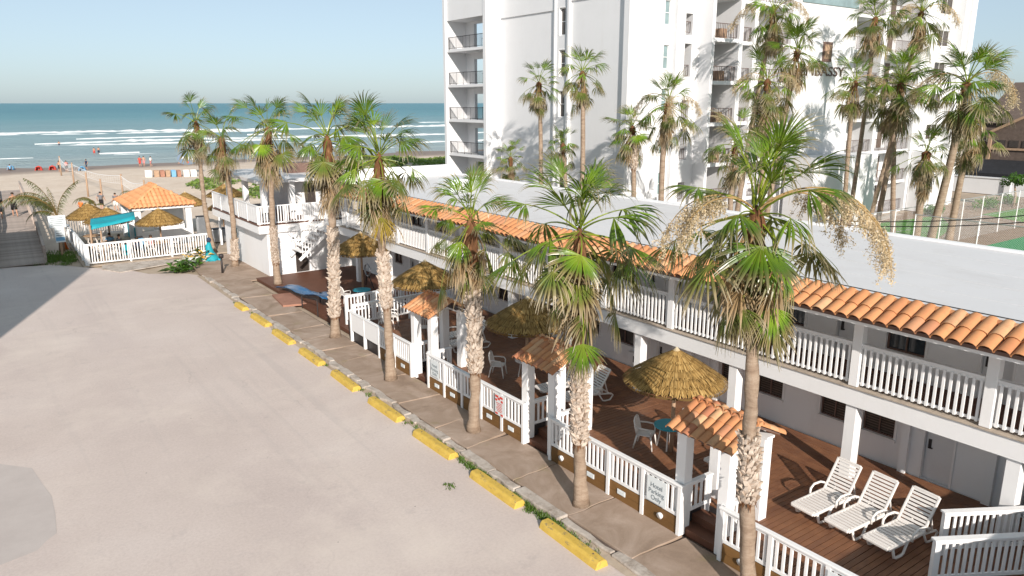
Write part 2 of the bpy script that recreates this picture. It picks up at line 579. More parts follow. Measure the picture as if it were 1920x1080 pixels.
pp = [(-3.0, 26.2), (-0.9, 25.2), (-0.26, 24.58), (0.46, 23.75), (0.6, 22.6), (0.74, 21.65), (0.72, 20.5), (0.65, 19.51), (0.44, 19.3), (0.21, 18.95), (-0.52, 18.76), (-3.0, 18.2)]
structure(MB().sheet([(x, y, 0.004) for x, y in reversed(pp)]).build('pavement_patch', 'patch'), 'grey patched area with ragged edge in the parking lot')

# sidewalk slabs with recessed joints
sw = structure(MB().sheet([(10.9, 3, 0.03), (12.7, 3, 0.03), (12.7, 44, 0.03), (13.9, 52, 0.03), (11.2, 52, 0.03), (10.9, 46, 0.03)]).build('sidewalk', 'shingle'),
               'brown cracked concrete sidewalk beside the deck fence')
ys = [3.0]
while ys[-1] < 43:
    ys.append(ys[-1] + rnd.uniform(1.5, 3.1))
for a0, a1 in zip(ys, ys[1:]):
    n = 7
    xa = 10.98
    pts = []
    sk = rnd.uniform(-0.25, 0.25)
    for k in range(n):
        t = k / (n - 1)
        pts.append((xa + (12.62 - xa) * t, a0 + 0.018 + sk * (t - .5) + 0.05 * nz(t * 5, a0 * 3)))
    sk2 = rnd.uniform(-0.25, 0.25)
    top = []
    for k in range(n):
        t = 1 - k / (n - 1)
        top.append((xa + (12.62 - xa) * t, a1 - 0.018 + sk2 * (t - .5) + 0.05 * nz(t * 5, a1 * 3)))
    zt = 0.085 + rnd.uniform(-0.012, 0.012)
    bevel(MB().poly(pts + top, 0.02, zt).build('sidewalk_slab', 'sidewalk', sw), 0.012, 1)
MB().poly([(11.0, 43.2), (13.0, 43.2), (13.9, 43.4), (13.9, 52), (11.3, 52), (10.7, 47)], 0.02, 0.08).build('sidewalk_slab', 'sidewalk', sw)

# crumbling kerb stones
kb = structure(MB().sheet([(10.5, 3, 0.012), (11.0, 3, 0.012), (11.0, 46.5, 0.012), (10.5, 46.5, 0.012)]).build('kerb', 'dirt'), 'crumbling pale stone kerb between lot and sidewalk')
y = 3.0
while y < 46:
    L = rnd.uniform(0.7, 1.9)
    x0, x1 = 10.70 + rnd.uniform(-0.07, 0.07), 10.95 + rnd.uniform(-0.05, 0.04)
    n = 6
    pts = [(x0 + 0.14 * nz((y + L * k / n) * 1.7, 3.1), y + 0.02 + (L - .04) * k / n) for k in range(n + 1)]
    pts = [(x1 + 0.09 * nz((y + L * k / n) * 1.7, 9.7), y + 0.02 + (L - .04) * k / n) for k in range(n + 1)][::1] + pts[::-1]
    zt = rnd.uniform(0.07, 0.125)
    bevel(MB().poly(pts, 0.0, zt).build('kerb_stone', 'kerb', kb), 0.03, 2)
    y += L
    if rnd.random() < 0.12:
        y += rnd.uniform(0.1, 0.4)

# grass and weeds along the kerb
def tuft(b, x, y, z, n, h, spread):
    for _ in range(n):
        a = rnd.uniform(0, 6.283)
        px, py = x + rnd.gauss(0, spread), y + rnd.gauss(0, spread)
        hh = h * rnd.uniform(0.4, 1.1)
        dx, dy = math.cos(a) * hh * 0.6, math.sin(a) * hh * 0.6
        wx, wy = -math.sin(a) * 0.012, math.cos(a) * 0.012
        b.add([(px - wx, py - wy, z), (px + wx, py + wy, z), (px + dx * .6 + wx, py + dy * .6 + wy, z + hh * .7), (px + dx, py + dy, z + hh)], [(0, 1, 2), (0, 2, 3)], [0, 0, .6, 1])


b = MB()
for _ in range(200):
    y = rnd.choice([rnd.gauss(14.6, 1.3), rnd.gauss(12.9, 0.5), rnd.gauss(17.5, 1.2), rnd.uniform(10, 40)])
    if not 4 < y < 46:
        continue
    tuft(b, 10.52 + rnd.gauss(0, 0.05), y, 0.0, 22, 0.09, 0.05)
for x, y in ((9.45, 15.9), (10.45, 24.3), (9.5, 16.05)):
    for _ in range(3):
        tuft(b, x + rnd.gauss(0, .05), y + rnd.gauss(0, .07), 0, 14, 0.06, 0.04)
for _ in range(150):
    tuft(b, 4.6 + rnd.gauss(0, 0.55), 57.5 + rnd.gauss(0, 1.2), -0.05, 20, 0.22, 0.12)
tag(b.build('kerb_grass', 'grass_blade', attr=True), 'short grass and weeds in the kerb gutter', 'grass', kind='stuff')

# beach
def beach_z(x, y):
    z = -0.10 - 0.0025 * (y - 57)
    if y > 128:
        z -= (y - 128) * 0.012
    z += 0.10 * nz(x * 0.08, y * 0.08) + 0.05 * nz(x * 0.3, y * 0.3)
    if y < 64:
        z = z * max(0, (y - 57) / 7) - 0.07 * (1 - max(0, (y - 57) / 7))
    return z


b = MB()
xs = list(np.arange(-420, -20, 20)) + list(np.arange(-20, 80, 1.6)) + list(np.arange(80, 900, 20))
yv = list(np.arange(57.0, 140, 1.6)) + list(np.arange(140, 230, 3.0))
b.add([(x, y, beach_z(x, y)) for y in yv for x in xs],
      [(j * len(xs) + i, j * len(xs) + i + 1, (j + 1) * len(xs) + i + 1, (j + 1) * len(xs) + i) for j in range(len(yv) - 1) for i in range(len(xs) - 1)])
structure(b.build('beach', 'sand', smooth=True), 'wide pale sand beach')

b = MB()
SEA = -0.60
xs = np.linspace(-900, 1500, 241)
yv = list(np.arange(130, 420, 2.2)) + [430, 450, 480, 520, 600, 720, 900, 1300, 2000, 4000, 9000, 24000]
kx = lambda y: 1.0 if y < 700 else y / 700.0
b.add([(x * kx(y), y, SEA + (0.22 * math.sin(y * 0.155 + 1.4 * nz(x * 0.01, y * 0.01)) + 0.35 * nz(x * 0.03, y * 0.08)) * (1 if 165 < y < 900 else 0)) for y in yv for x in xs],
      [(j * 241 + i, j * 241 + i + 1, (j + 1) * 241 + i + 1, (j + 1) * 241 + i) for j in range(len(yv) - 1) for i in range(240)])
structure(b.build('sea', 'sea', smooth=True), 'teal sea reaching the horizon')

# breaking waves: low irregular ridges of foam
b = MB()
for k, (yk, amp, ht, thr, wid, s0) in enumerate(((318, 16, 0.75, -0.22, 5, 1.0), (300, 14, 0.5, 0.02, 4, 1.6), (268, 14, 0.45, 0.10, 4, 2.2), (240, 13, 0.55, -0.14, 4.5, 3.1), (226, 6, 0.45, 0.1, 4, 4.4), (206, 6, 0.45, 0.02, 4.5, 5.2),
                                              (190, 5, 0.35, -0.02, 4, 6.3), (178, 4, 0.22, -0.05, 4, 7.7), (169, 3, 0.12, -0.3, 3, 8.8), (420, 14, 0.8, 0.42, 6, 9.1), (520, 20, 0.8, 0.45, 7, 9.9), (380, 14, 0.8, 0.38, 6, 10.7))):
    step = 1.6
    prev = None
    for x in np.arange(-60, 420, step):
        m_ = nz(x * 0.011, s0 * 7.3) + 0.45 * nz(x * 0.05, s0 * 3.1) - thr
        if m_ <= 0.02:
            prev = None
            continue
        f = min(1.0, m_ * 3.2)
        f *= max(0.0, 0.7 + 0.7 * nz(x * 0.3, s0) + .5 * nz(x * .9, s0 + 2))
        yc = yk + amp * nz(x * 0.012, s0) + 1.4 * nz(x * 0.11, s0 + 4)
        w_ = wid * f * (0.8 + 0.5 * nz(x * 0.2, s0 + 9))
        z0 = SEA + 0.05
        ring = [(x, yc - w_ * 1.0, z0 - .4), (x, yc - w_ * 0.5, z0 + ht * f * 0.75), (x, yc + w_ * 0.1, z0 + ht * f * (1 + .4 * nz(x * .5, s0))), (x, yc + w_ * 0.7, z0 + ht * f * .3), (x, yc + w_ * 1.1, z0 - .4)]
        n0 = len(b.v)
        b.add(ring, [])
        if prev is not None:
            for q in range(4):
                b.f.append((prev + q, n0 + q, n0 + q + 1, prev + q + 1))
        prev = n0
tag(b.build('surf', 'foam', smooth=True), 'white foam of waves breaking along the shore', 'surf', kind='stuff')

# ------------------------------------------------------------------ world-authored children
def off(parent, loc=(0, 0, 0)):
    if parent is not None and parent.type == 'EMPTY' and parent.parent is None:
        return Vector(loc) - parent.location
    return Vector(loc)


def wb(mb, name, mat, parent, smooth=False, attr=False):
    return mb.build(name, mat, parent, smooth, attr, off(parent))


def wo(name, me, parent, loc, rot=None, scale=None):
    return ob(name, me, parent, off(parent, loc), rot, scale)


def box_mesh(name, mat, x0, x1, y0, y1, z0, z1):
    return MB().box(x0, x1, y0, y1, z0, z1).mesh(name, mat)


def text_mesh(txt, size, mat, extrude=0.004, align='CENTER', spacing=1.0):
    cu = bpy.data.curves.new('lettering', 'FONT')
    cu.body = txt
    cu.size = size
    cu.extrude = extrude
    cu.align_x = align
    cu.space_line = spacing
    o = bpy.data.objects.new('lettering', cu)
    COL.objects.link(o)
    dg = bpy.context.evaluated_depsgraph_get()
    me = bpy.data.meshes.new_from_object(o.evaluated_get(dg))
    bpy.data.objects.remove(o)
    me.materials.clear()
    me.materials.append(MAT[mat])
    return me


FACE_X = Matrix(((0, 0, -1), (-1, 0, 0), (0, 1, 0))).to_euler()    # readable from the -X side
FACE_Y = Matrix(((1, 0, 0), (0, 0, -1), (0, 1, 0))).to_euler()     # readable from the -Y side


def holed_wall(axis, pos, u0, u1, z0, z1, holes, depth=0.14):
    """front sheet of a wall with rectangular openings and their reveals; axis 'x' faces -X, 'y' faces -Y"""
    b = MB()
    us = sorted({u0, u1} | {h[0] for h in holes} | {h[1] for h in holes})
    zs = sorted({z0, z1} | {h[2] for h in holes} | {h[3] for h in holes})
    P = (lambda u, d, z: (pos + d, u, z)) if axis == 'x' else (lambda u, d, z: (u, pos + d, z))
    for a, c in zip(us, us[1:]):
        for e, g in zip(zs, zs[1:]):
            mu, mz = (a + c) / 2, (e + g) / 2
            if any(h[0] < mu < h[1] and h[2] < mz < h[3] for h in holes):
                continue
            b.add([P(a, 0, e), P(c, 0, e), P(c, 0, g), P(a, 0, g)], [(0, 1, 2, 3) if axis == 'y' else (3, 2, 1, 0)])
    for a, c, e, g in holes:
        for q in (((a, e), (a, g)), ((c, g), (c, e)), ((a, g), (c, g)), ((c, e), (a, e))):
            (ua, za), (uc, zc) = q
            b.add([P(ua, 0, za), P(uc, 0, zc), P(uc, depth, zc), P(ua, depth, za)], [(0, 1, 2, 3) if axis == 'x' else (3, 2, 1, 0)])
    return b


def window(parent, axis, pos, u0, u1, z0, z1, glass='glass', frame='white', depth=0.10, bars='h', sill=True):
    B = (lambda b, a, c, d0, d1, e, g: b.box(pos + d0, pos + d1, a, c, e, g)) if axis == 'x' else (lambda b, a, c, d0, d1, e, g: b.box(a, c, pos + d0, pos + d1, e, g))
    pane = MB()
    B(pane, u0 + .01, u1 - .01, depth, depth + .02, z0 + .01, z1 - .01)
    win = wb(pane, 'window', glass, parent)
    f = MB()
    t = 0.045
    B(f, u0 + .003, u0 + t, depth - .05, depth - .005, z0 + .003, z1 - .003)
    B(f, u1 - t, u1 - .003, depth - .05, depth - .005, z0 + .003, z1 - .003)
    B(f, u0 + t, u1 - t, depth - .05, depth - .005, z0 + .003, z0 + t)
    B(f, u0 + t, u1 - t, depth - .05, depth - .005, z1 - t, z1 - .003)
    if bars == 'h':
        B(f, u0 + t, u1 - t, depth - .045, depth - .008, (z0 + z1) / 2 - .02, (z0 + z1) / 2 + .02)
    elif bars == 'v':
        B(f, (u0 + u1) / 2 - .02, (u0 + u1) / 2 + .02, depth - .045, depth - .008, z0 + t, z1 - t)
    f.build('window_frame', frame, win)
    tr_ = MB()
    B(tr_, u0 - .07, u0 - .002, -.022, -.002, z0 - .0, z1 + .07)
    B(tr_, u1 + .002, u1 + .07, -.022, -.002, z0 - .0, z1 + .07)
    B(tr_, u0 - .002, u1 + .002, -.022, -.002, z1 + .002, z1 + .07)
    tr_.build('window_trim', 'white', win)
    if sill:
        s = MB()
        B(s, u0 - .06, u1 + .06, -0.05, 0.0, z0 - .07, z0 - .004)
        s.build('window_sill', 'white', win)
    return win


def door(parent, axis, pos, u0, u1, z0, z1, mat='door_paint', depth=0.10, hinge=1):
    B = (lambda b, a, c, d0, d1, e, g: b.box(pos + d0, pos + d1, a, c, e, g)) if axis == 'x' else (lambda b, a, c, d0, d1, e, g: b.box(a, c, pos + d0, pos + d1, e, g))
    l = MB()
    B(l, u0 + .01, u1 - .01, depth, depth + .04, z0 + .01, z1 - .01)
    d = wb(l, 'door', mat, parent)
    f = MB()
    t = 0.05
    B(f, u0 - t, u0 + .003, -0.03, 0.03, z0, z1 + t)
    B(f, u1 - .003, u1 + t, -0.03, 0.03, z0, z1 + t)
    B(f, u0 + .003, u1 - .003, -0.03, 0.03, z1 - .003, z1 + t)
    f.build('door_frame', 'white', d)
    h = MB()
    uh = u1 - .14 if hinge > 0 else u0 + .06
    B(h, uh, uh + .075, depth - .02, depth, z0 + .82, z0 + 1.08)
    B(h, uh - .05, uh + .05, depth - .05, depth - .03, z0 + .84, z0 + .87)
    h.build('door_handle', 'black_metal', d)
    return d


# ------------------------------------------------------------------ deck
DZ = 0.6
GAPS = [(9.55, 10.75), (15.6, 16.8), (22.55, 23.75)]
dk = MB()
dk.box(13.55, 18.98, 2.5, 29.25, 0.0, DZ - 0.05)
prev = 2.5
for a, c in GAPS + [(29.25, 29.25)]:
    dk.box(12.68, 13.545, prev, a - .02, 0.0, DZ - 0.05)
    prev = c + .02
deck = structure(dk.build('deck', 'black_metal'), 'brown painted timber deck in front of the motel rooms')
pl_long = box_mesh('plank', 'plank', 12.66, 17.18, -0.0650, 0.0650, DZ - 0.045, DZ)
pl_short = box_mesh('plank', 'plank', 13.56, 17.18, -0.0650, 0.0650, DZ - 0.045, DZ)
y = 2.6
while y < 29.2:
    sh = any(a - .07 < y < c + .07 for a, c in GAPS)
    wo('plank', pl_short if sh else pl_long, deck, (0, y, rnd.uniform(-0.003, 0.002)))
    y += 0.145
for r_i in range(12):
    x = 17.275 + r_i * 0.145
    y = 2.6 - rnd.uniform(0, 3)
    while y < 29.2:
        L = 3.66
        y0, y1 = max(2.6, y), min(29.2, y + L - .012)
        if y1 - y0 > 0.1:
            wo('plank', box_mesh('plank', 'plank', -0.0675, 0.0675, y0, y1, DZ - 0.045, DZ), deck, (x, 0, rnd.uniform(-0.003, 0.002)))
        y += L
for gi, (a, c) in enumerate(GAPS):
    for x0, zt in ((12.72, 0.22), (13.12, 0.41)):
        wb(MB().box(x0, x0 + .40, a - .02, c + .02, 0.03, zt), 'step', 'brown_paint', deck)
patio = structure(MB().box(13.0, 18.98, 29.3, 43.3, 0.0, 0.16).build('patio', 'brown_paint'), 'dark brown painted patio between deck and pavilion')

# ------------------------------------------------------------------ deck fence
BAL = box_mesh('baluster', 'white', -0.019, 0.019, -0.029, 0.029, 0.0, 1.0)


def fence_run(name, label, p0, p1, zg, zb, zt, bay=1.28, skirt=None, solid=(), ground=True, cat='fence', wavy=0.0, bal=0.155, cap=0.13, group=None):
    """railing from p0 to p1 (xy): posts, rails, balusters; solid = bay numbers closed with a board"""
    p0, p1 = Vector((*p0, 0)), Vector((*p1, 0))
    L = (p1 - p0).length
    d = (p1 - p0) / L
    sd = Vector((-d.y, d.x, 0))
    rz = math.atan2(d.y, d.x) - math.pi / 2          # local +Y along the run
    t = thing(name, label, cat, (p0.x, p0.y, zg), rz, group)
    n = max(1, round(L / bay))
    st = L / n
    H0, H1 = zb - zg, zt - zg
    for i in range(n + 1):
        y = min(max(i * st, 0.05), L - 0.05)
        MB().box(-0.055, 0.055, y - .05, y + .05, 0 if ground else H0 - 0.08, H1 - .03).build('post', 'white', t)
    bevel(MB().box(-cap / 2, cap / 2, -0.03, L + .03, H1 - .028, H1 + .02).build('top_rail', 'white', t), .008, 1)
    for i in range(n):
        a, c = i * st + .053, (i + 1) * st - .053
        MB().box(-0.022, 0.022, a, c, H0, H0 + .075).build('bottom_rail', 'white', t)
        MB().box(-0.022, 0.022, a, c, H1 - .10, H1 - .032).build('upper_rail', 'white', t)
        if i in solid:
            MB().box(0.024, 0.038, a, c, H0 + .02, H1 - .04).build('board', 'white', t)
            continue
        m = max(1, int((c - a) / bal))
        for k in range(m):
            yy = a + (k + .5) * (c - a) / m
            ob('baluster', BAL, t, (-0.002, yy + rnd.uniform(-1, 1) * wavy, H0 + .06), (rnd.uniform(-1, 1) * wavy * 1.5, 0, 0), (1, 1, H1 - H0 - .13))
        if skirt:
            bevel(MB().box(-0.01, 0.02, a - .002, c + .002, 0.0, H0 - .03).build('skirt_board', skirt, t), .004, 1)
            MB().box(0.021, 0.03, a, c, H0 * .47, H0 * .47 + .012).build('skirt_batten', skirt, t)
            yc = (a + c) / 2 + rnd.uniform(-.12, .12)
            kind = (i + int(p0.y)) % 3
            if kind == 0:
                v = MB()
                v.tube([(0.02, yc, H0 * .58), (0.08, yc, H0 * .56)], [.075, .085], 14)
                v.build('lamp', 'white', t, True)
            else:
                v = MB().box(0.031, 0.05, yc - .14, yc + .14, H0 * .42, H0 * .42 + .13)
                v.box(0.051, 0.057, yc - .12, yc + .12, H0 * .42 + .02, H0 * .42 + .05)
                v.box(0.051, 0.057, yc - .12, yc + .12, H0 * .42 + .075, H0 * .42 + .105)
                v.build('vent', 'sign_white', t)
    return t


FX = 12.55
fence_run('deck_fence', 'white deck railing running off the bottom edge beside the nearest palm', (FX, 9.5), (FX, 3.0), 0.08, 0.55, 1.36, skirt='skirt')
fence_run('deck_fence', 'white deck railing between the two nearest tiled gates with a notice beside its gate', (FX, 15.55), (FX, 10.62), 0.08, 0.55, 1.36, skirt='skirt')
fence_run('deck_fence', 'white deck railing with red and white notice between middle and far tiled gates', (FX, 22.5), (FX, 16.74), 0.08, 0.55, 1.36, skirt='skirt')
fence_run('deck_fence', 'weathered white deck railing beyond the farthest tiled gate', (FX + .05, 29.2), (FX, 23.7), 0.08, 0.58, 1.38, skirt='skirt', solid=(0, 1))
for y, nm in ((10.62, 'nearest'), (16.74, 'middle'), (23.7, 'farthest')):
    fence_run('gate_railing', f'short white railing return on the far side of the {nm} tiled gate', (FX + .06, y + .06), (FX + 1.05, y + .06), 0.08, 0.6, 1.36, bay=1.0, ground=True, cat='railing')
    fence_run('gate_railing', f'short white railing return on the near side of the {nm} tiled gate', (FX + .06, y - 1.12), (FX + 1.0, y - 1.12), 0.08, 0.6, 1.36, bay=1.0, ground=True, cat='railing')
fence_run('patio_fence', 'white railing across the far end of the deck beside plastic chairs', (12.75, 29.35), (16.9, 29.35), 0.1, 0.8, 1.62, cat='railing')
fence_run('patio_fence', 'second white railing just behind the far end of the deck', (13.3, 31.4), (17.6, 31.4), 0.1, 0.75, 1.5, cat='railing')
fence_run('ramp_fence', 'white ramp railing in the lower right corner in front of a like one', (14.62, 5.95), (17.9, 4.0), 0.5, 0.72, 1.6, bay=3.4, cat='railing', bal=0.14, cap=.17)
fence_run('ramp_fence', 'white ramp railing behind another at the right edge by a motel column', (15.85, 6.35), (19.0, 4.45), 0.5, 0.72, 1.6, bay=3.2, cat='railing', bal=0.14, cap=.17)


def board_sign(name, label, y, z0, z1, w, text=None, size=0.1, x=FX - .075):
    t = thing(name, label, 'sign', (x, y, z0))
    bevel(MB().box(-0.012, 0.0, -w / 2, w / 2, 0, z1 - z0).build('board', 'sign_white', t), .004, 1)
    if text:
        ob('lettering', text_mesh(text, size, 'sign_ink', .002, spacing=.95), t, (-0.016, 0, (z1 - z0) * .60), FACE_X)
    return t


board_sign('parking_sign', 'pale notice reading Hotel Parking Only on railing by the nearest gate', 11.35, 0.62, 1.27, 0.62, 'Hotel\nParking\nOnly', .17)
board_sign('parking_sign', 'pale notice on railing beside the farthest tiled gate', 21.9, 0.66, 1.27, 0.56, 'Hotel\nParking\nOnly', .16)
board_sign('parking_sign', 'pale notice at the bottom edge on the nearest railing', 6.55, 0.62, 1.27, 0.66, 'Hotel\nParking\nOnly', .17)
t = board_sign('warning_sign', 'red and white notice on railing below the middle palm', 17.95, 0.58, 1.30, 0.46)
b = MB()
for z_, y0_, y1_ in ((.62, -.20, -.04), (.62, .03, .2), (.50, -.20, -.10), (.50, .1, .2), (.56, -.05, .07)):
    b.box(-0.018, -0.0125, y0_, y1_, z_ - .035, z_ + .035)
b.build('emblem', 'sign_red', t)
b = MB()
for q in range(6):
    b.box(-0.018, -0.0125, -.16 + .02 * (q % 2), .16 - .03 * (q % 3), .40 - q * .052, .418 - q * .052)
b.box(-0.018, -0.0125, -.2, -.08, .03, .09)
b.box(-0.018, -0.0125, .07, .2, .03, .09)
b.build('small_print', 'sign_red', t)

# ------------------------------------------------------------------ barrel tiles
def barrel(L, r0, r1, n=6, th=0.014):
    """tile lying along local +X (downslope end at x=0), hump up"""
    b = MB()
    vs = []
    for x, r in ((0.0, r0), (L, r1)):
        for rr in (r, r - th):
            for k in range(n + 1):
                a = math.pi * k / n
                vs.append((x, math.cos(a) * rr, math.sin(a) * rr * .8))
    m = n + 1
    fs = []
    for k in range(n):
        fs.append((k, k + 1, 2 * m + k + 1, 2 * m + k))
        fs.append((m + k, 3 * m + k, 3 * m + k + 1, m + k + 1))
        fs.append((k, m + k, m + k + 1, k + 1))
    b.add(vs, fs)
    return b


TILE = barrel(0.60, .165, .14).mesh('roof_tile', 'tile', True)
TILE_S = barrel(0.50, .125, .105).mesh('roof_tile', 'tile', True)
CAP = barrel(0.55, .12, .10).mesh('ridge_tile', 'tile', True)
CAP_S = barrel(0.46, .12, .10).mesh('ridge_tile', 'tile', True)
for me in (TILE, TILE_S, CAP, CAP_S):
    me.set_sharp_from_angle(angle=R(50))

# ------------------------------------------------------------------ motel
MO = thing('motel', 'long white two storey motel with tiled eave and upper walkway', 'building', (19, 20, 0))
Y0, Y1 = 2.0, 41.0
low_w = [(9.1, 9.98), (10.4, 11.25), (12.5, 13.4), (14.0, 14.8), (18.75, 19.8), (20.6, 21.5), (23.4, 24.3), (26.5, 27.4), (29.6, 30.5), (33.0, 34.0), (36.6, 37.5)]
low_d = [(5.3, 6.0), (7.6, 8.32), (15.3, 16.0), (16.9, 17.6), (22.1, 22.8), (25.2, 25.9), (28.2, 28.9), (31.6, 32.3), (35.0, 35.7), (38.6, 39.3)]
up_w = [(8.6, 9.6), (12.0, 13.0), (14.3, 15.3), (19.0, 20.0), (21.2, 22.2), (25.2, 26.2), (27.6, 28.6), (31.8, 32.9), (34.3, 35.4), (38.5, 39.5)]
up_d = [(6.6, 7.3), (10.3, 11.0), (16.2, 16.9), (17.4, 18.1), (23.2, 23.9), (29.6, 30.3), (36.3, 37.0)]
H_ = [(a, c, 1.36, 2.12) for a, c in low_w] + [(a, c, DZ, 2.28) for a, c in low_d]
wb(holed_wall('x', 19.0, Y0, Y1, 0.0, 2.62, H_), 'lower_wall', 'white_wall', MO)
H_ = [(a, c, 3.75, 4.6) for a, c in up_w] + [(a, c, 3.1, 4.75) for a, c in up_d]
wb(holed_wall('x', 19.0, Y0, Y1, 3.1, 4.93, H_), 'upper_wall', 'white_wall', MO)
for a, c in low_w:
    window(MO, 'x', 19.0, a, c, 1.36, 2.12, 'glass_dark', 'frame_brown', bars='v')
for i, (a, c) in enumerate(low_d):
    door(MO, 'x', 19.0, a, c, DZ, 2.28, hinge=1)
for a, c in up_w:
    window(MO, 'x', 19.0, a, c, 3.75, 4.6, 'glass', 'frame_brown', bars='v')
for a, c in up_d:
    door(MO, 'x', 19.0, a, c, 3.1, 4.75)
for y in (6.7, 8.75, 14.9, 18.0, 24.9, 31.2):       # shallow wall piers between rooms
    wb(MB().box(18.86, 18.998, y - .1, y + .1, DZ, 2.615), 'wall_pier', 'white_wall', MO)
# room walls in louvred blind slats behind the glass of the nearest windows
for a, c in low_w[:4]:
    for k in range(9):
        wb(MB().box(19.088, 19.0945, a + .05, c - .05, 1.42 + k * .073, 1.445 + k * .073), 'blind_slat', 'blind', MO)
for y in (18.55, 23.2, 26.3):
    ac = wb(MB().box(18.78, 18.998, y - .33, y + .28, 0.82, 1.22), 'air_conditioner', 'white', MO)
    MB().box(18.765, 18.779, y - .28, y - .02, 0.88, 1.12).build('grille', 'black_metal', ac)
wb(MB().box(19.2, 26.3, Y0, 42.6, 0.0, 5.37), 'rear_block', 'white_wall', MO)
# walkway slab with weathered top edge
wb(MB().box(17.30, 19.19, Y0, 41.0, 2.62, 3.085), 'walkway_slab', 'white', MO)
wb(MB().box(17.56, 19.18, Y0, 41.0, 3.088, 3.115), 'walkway_floor', 'brown_paint', MO)
b = MB()
for yy in np.arange(Y0, 41.0, 0.5):
    b.box(17.255 + .012 * nz(yy * 2.1, 5), 17.555, yy, yy + .499, 3.0855, 3.112 + .004 * nz(yy * 3, 1))
wb(b, 'walkway_edge', 'slab_edge', MO)
COLS_L = [2.0, 5.75, 9.45, 13.1, 16.95, 20.55, 24.2, 27.9, 31.6, 35.3, 39.0]
COLS_U = [3.35 + 3.06 * k for k in range(13)]
for y in COLS_L:
    bevel(wb(MB().box(17.36, 17.66, y - .15, y + .15, DZ if y < 29 else .16, 2.617), 'column', 'white', MO), .012, 1)
for y in COLS_U:
    bevel(wb(MB().box(17.33, 17.57, y - .12, y + .12, 3.118, 4.92), 'upper_column', 'white', MO), .012, 1)
rl = wb(MB().box(17.36, 17.50, Y0, 40.3, 4.20, 4.245), 'walkway_railing', 'white', MO)
for a, c in zip(COLS_U, COLS_U[1:] + [41.0]):
    MB().box(17.41, 17.45, a + .123, c - .123, 3.19, 3.25).build('bottom_rail', 'white', rl)
    MB().box(17.41, 17.45, a + .123, c - .123, 4.11, 4.197).build('upper_rail', 'white', rl)
    n = int((c - a - .24) / .155)
    for k in range(n):
        ob('baluster', BAL, rl, (17.402, a + .123 + (k + .5) * (c - a - .246) / n, 3.175), None, (1, 1, .965))
# eave
SL = math.atan2(.38, .93)
ev = MB()
ev.add([(16.57, Y0, 5.10), (17.5, Y0, 5.48), (17.5, 41.6, 5.48), (16.57, 41.6, 5.10), (16.57, Y0, 5.02), (17.5, Y0, 5.30), (17.5, 41.6, 5.30), (16.57, 41.6, 5.02)],
       [(0, 3, 2, 1), (4, 5, 6, 7), (0, 4, 7, 3), (3, 7, 6, 2), (0, 1, 5, 4)])
er = wb(ev, 'eave', 'frame_brown', MO)
y = Y0 + .16
while y < 41.5:
    for k, (dx, dz) in enumerate(((0.0, 0.0), (0.44, 0.18))):
        ob('roof_tile', TILE, er, (16.48 + dx, y + rnd.uniform(-.008, .008), 5.068 + dz + .012 * k), (rnd.uniform(-.03, .03), -SL + rnd.uniform(-.015, .015), rnd.uniform(-.015, .015)))
    y += 0.318
y = Y0
while y < 41.3:
    ob('ridge_tile', CAP, er, (17.44, y, 5.445 + rnd.uniform(-.006, .006)), (0, rnd.uniform(-.02, .02), R(90)))
    y += 0.47
soffit = wb(MB().box(16.62, 19.0, Y0, 41.2, 4.93, 5.01), 'soffit', 'white', MO)
# flat roof
rf = wb(MB().box(17.56, 26.4, Y0, 43.0, 5.375, 5.45), 'roof', 'roof_white', MO)
MB().box(26.2, 26.5, Y0, 43.2, 5.455, 5.53).build('parapet', 'white_wall', rf)
MB().box(18.0, 26.2, 42.8, 43.15, 5.455, 6.1).build('parapet', 'white_wall', rf)
b = MB()
b.tube([(17.95, 2, 5.465), (17.93, 20, 5.465), (17.96, 41, 5.465)], .012, 5)
b.build('lightning_cable', 'cable_black', rf)
for xx in (19.4, 21.0, 22.6, 24.2):
    MB().box(xx, xx + .035, Y0, 42.7, 5.4505, 5.456).build('membrane_seam', 'roof_white', rf)
for yy in (24.0,):
    MB().box(18.0, 26.1, yy, yy + .05, 5.4575, 5.459).build('membrane_seam', 'roof_white', rf)
MB().box(20.6, 22.0, 34.0, 35.3, 5.455, 6.1).build('roof_unit', 'sign_white', rf)

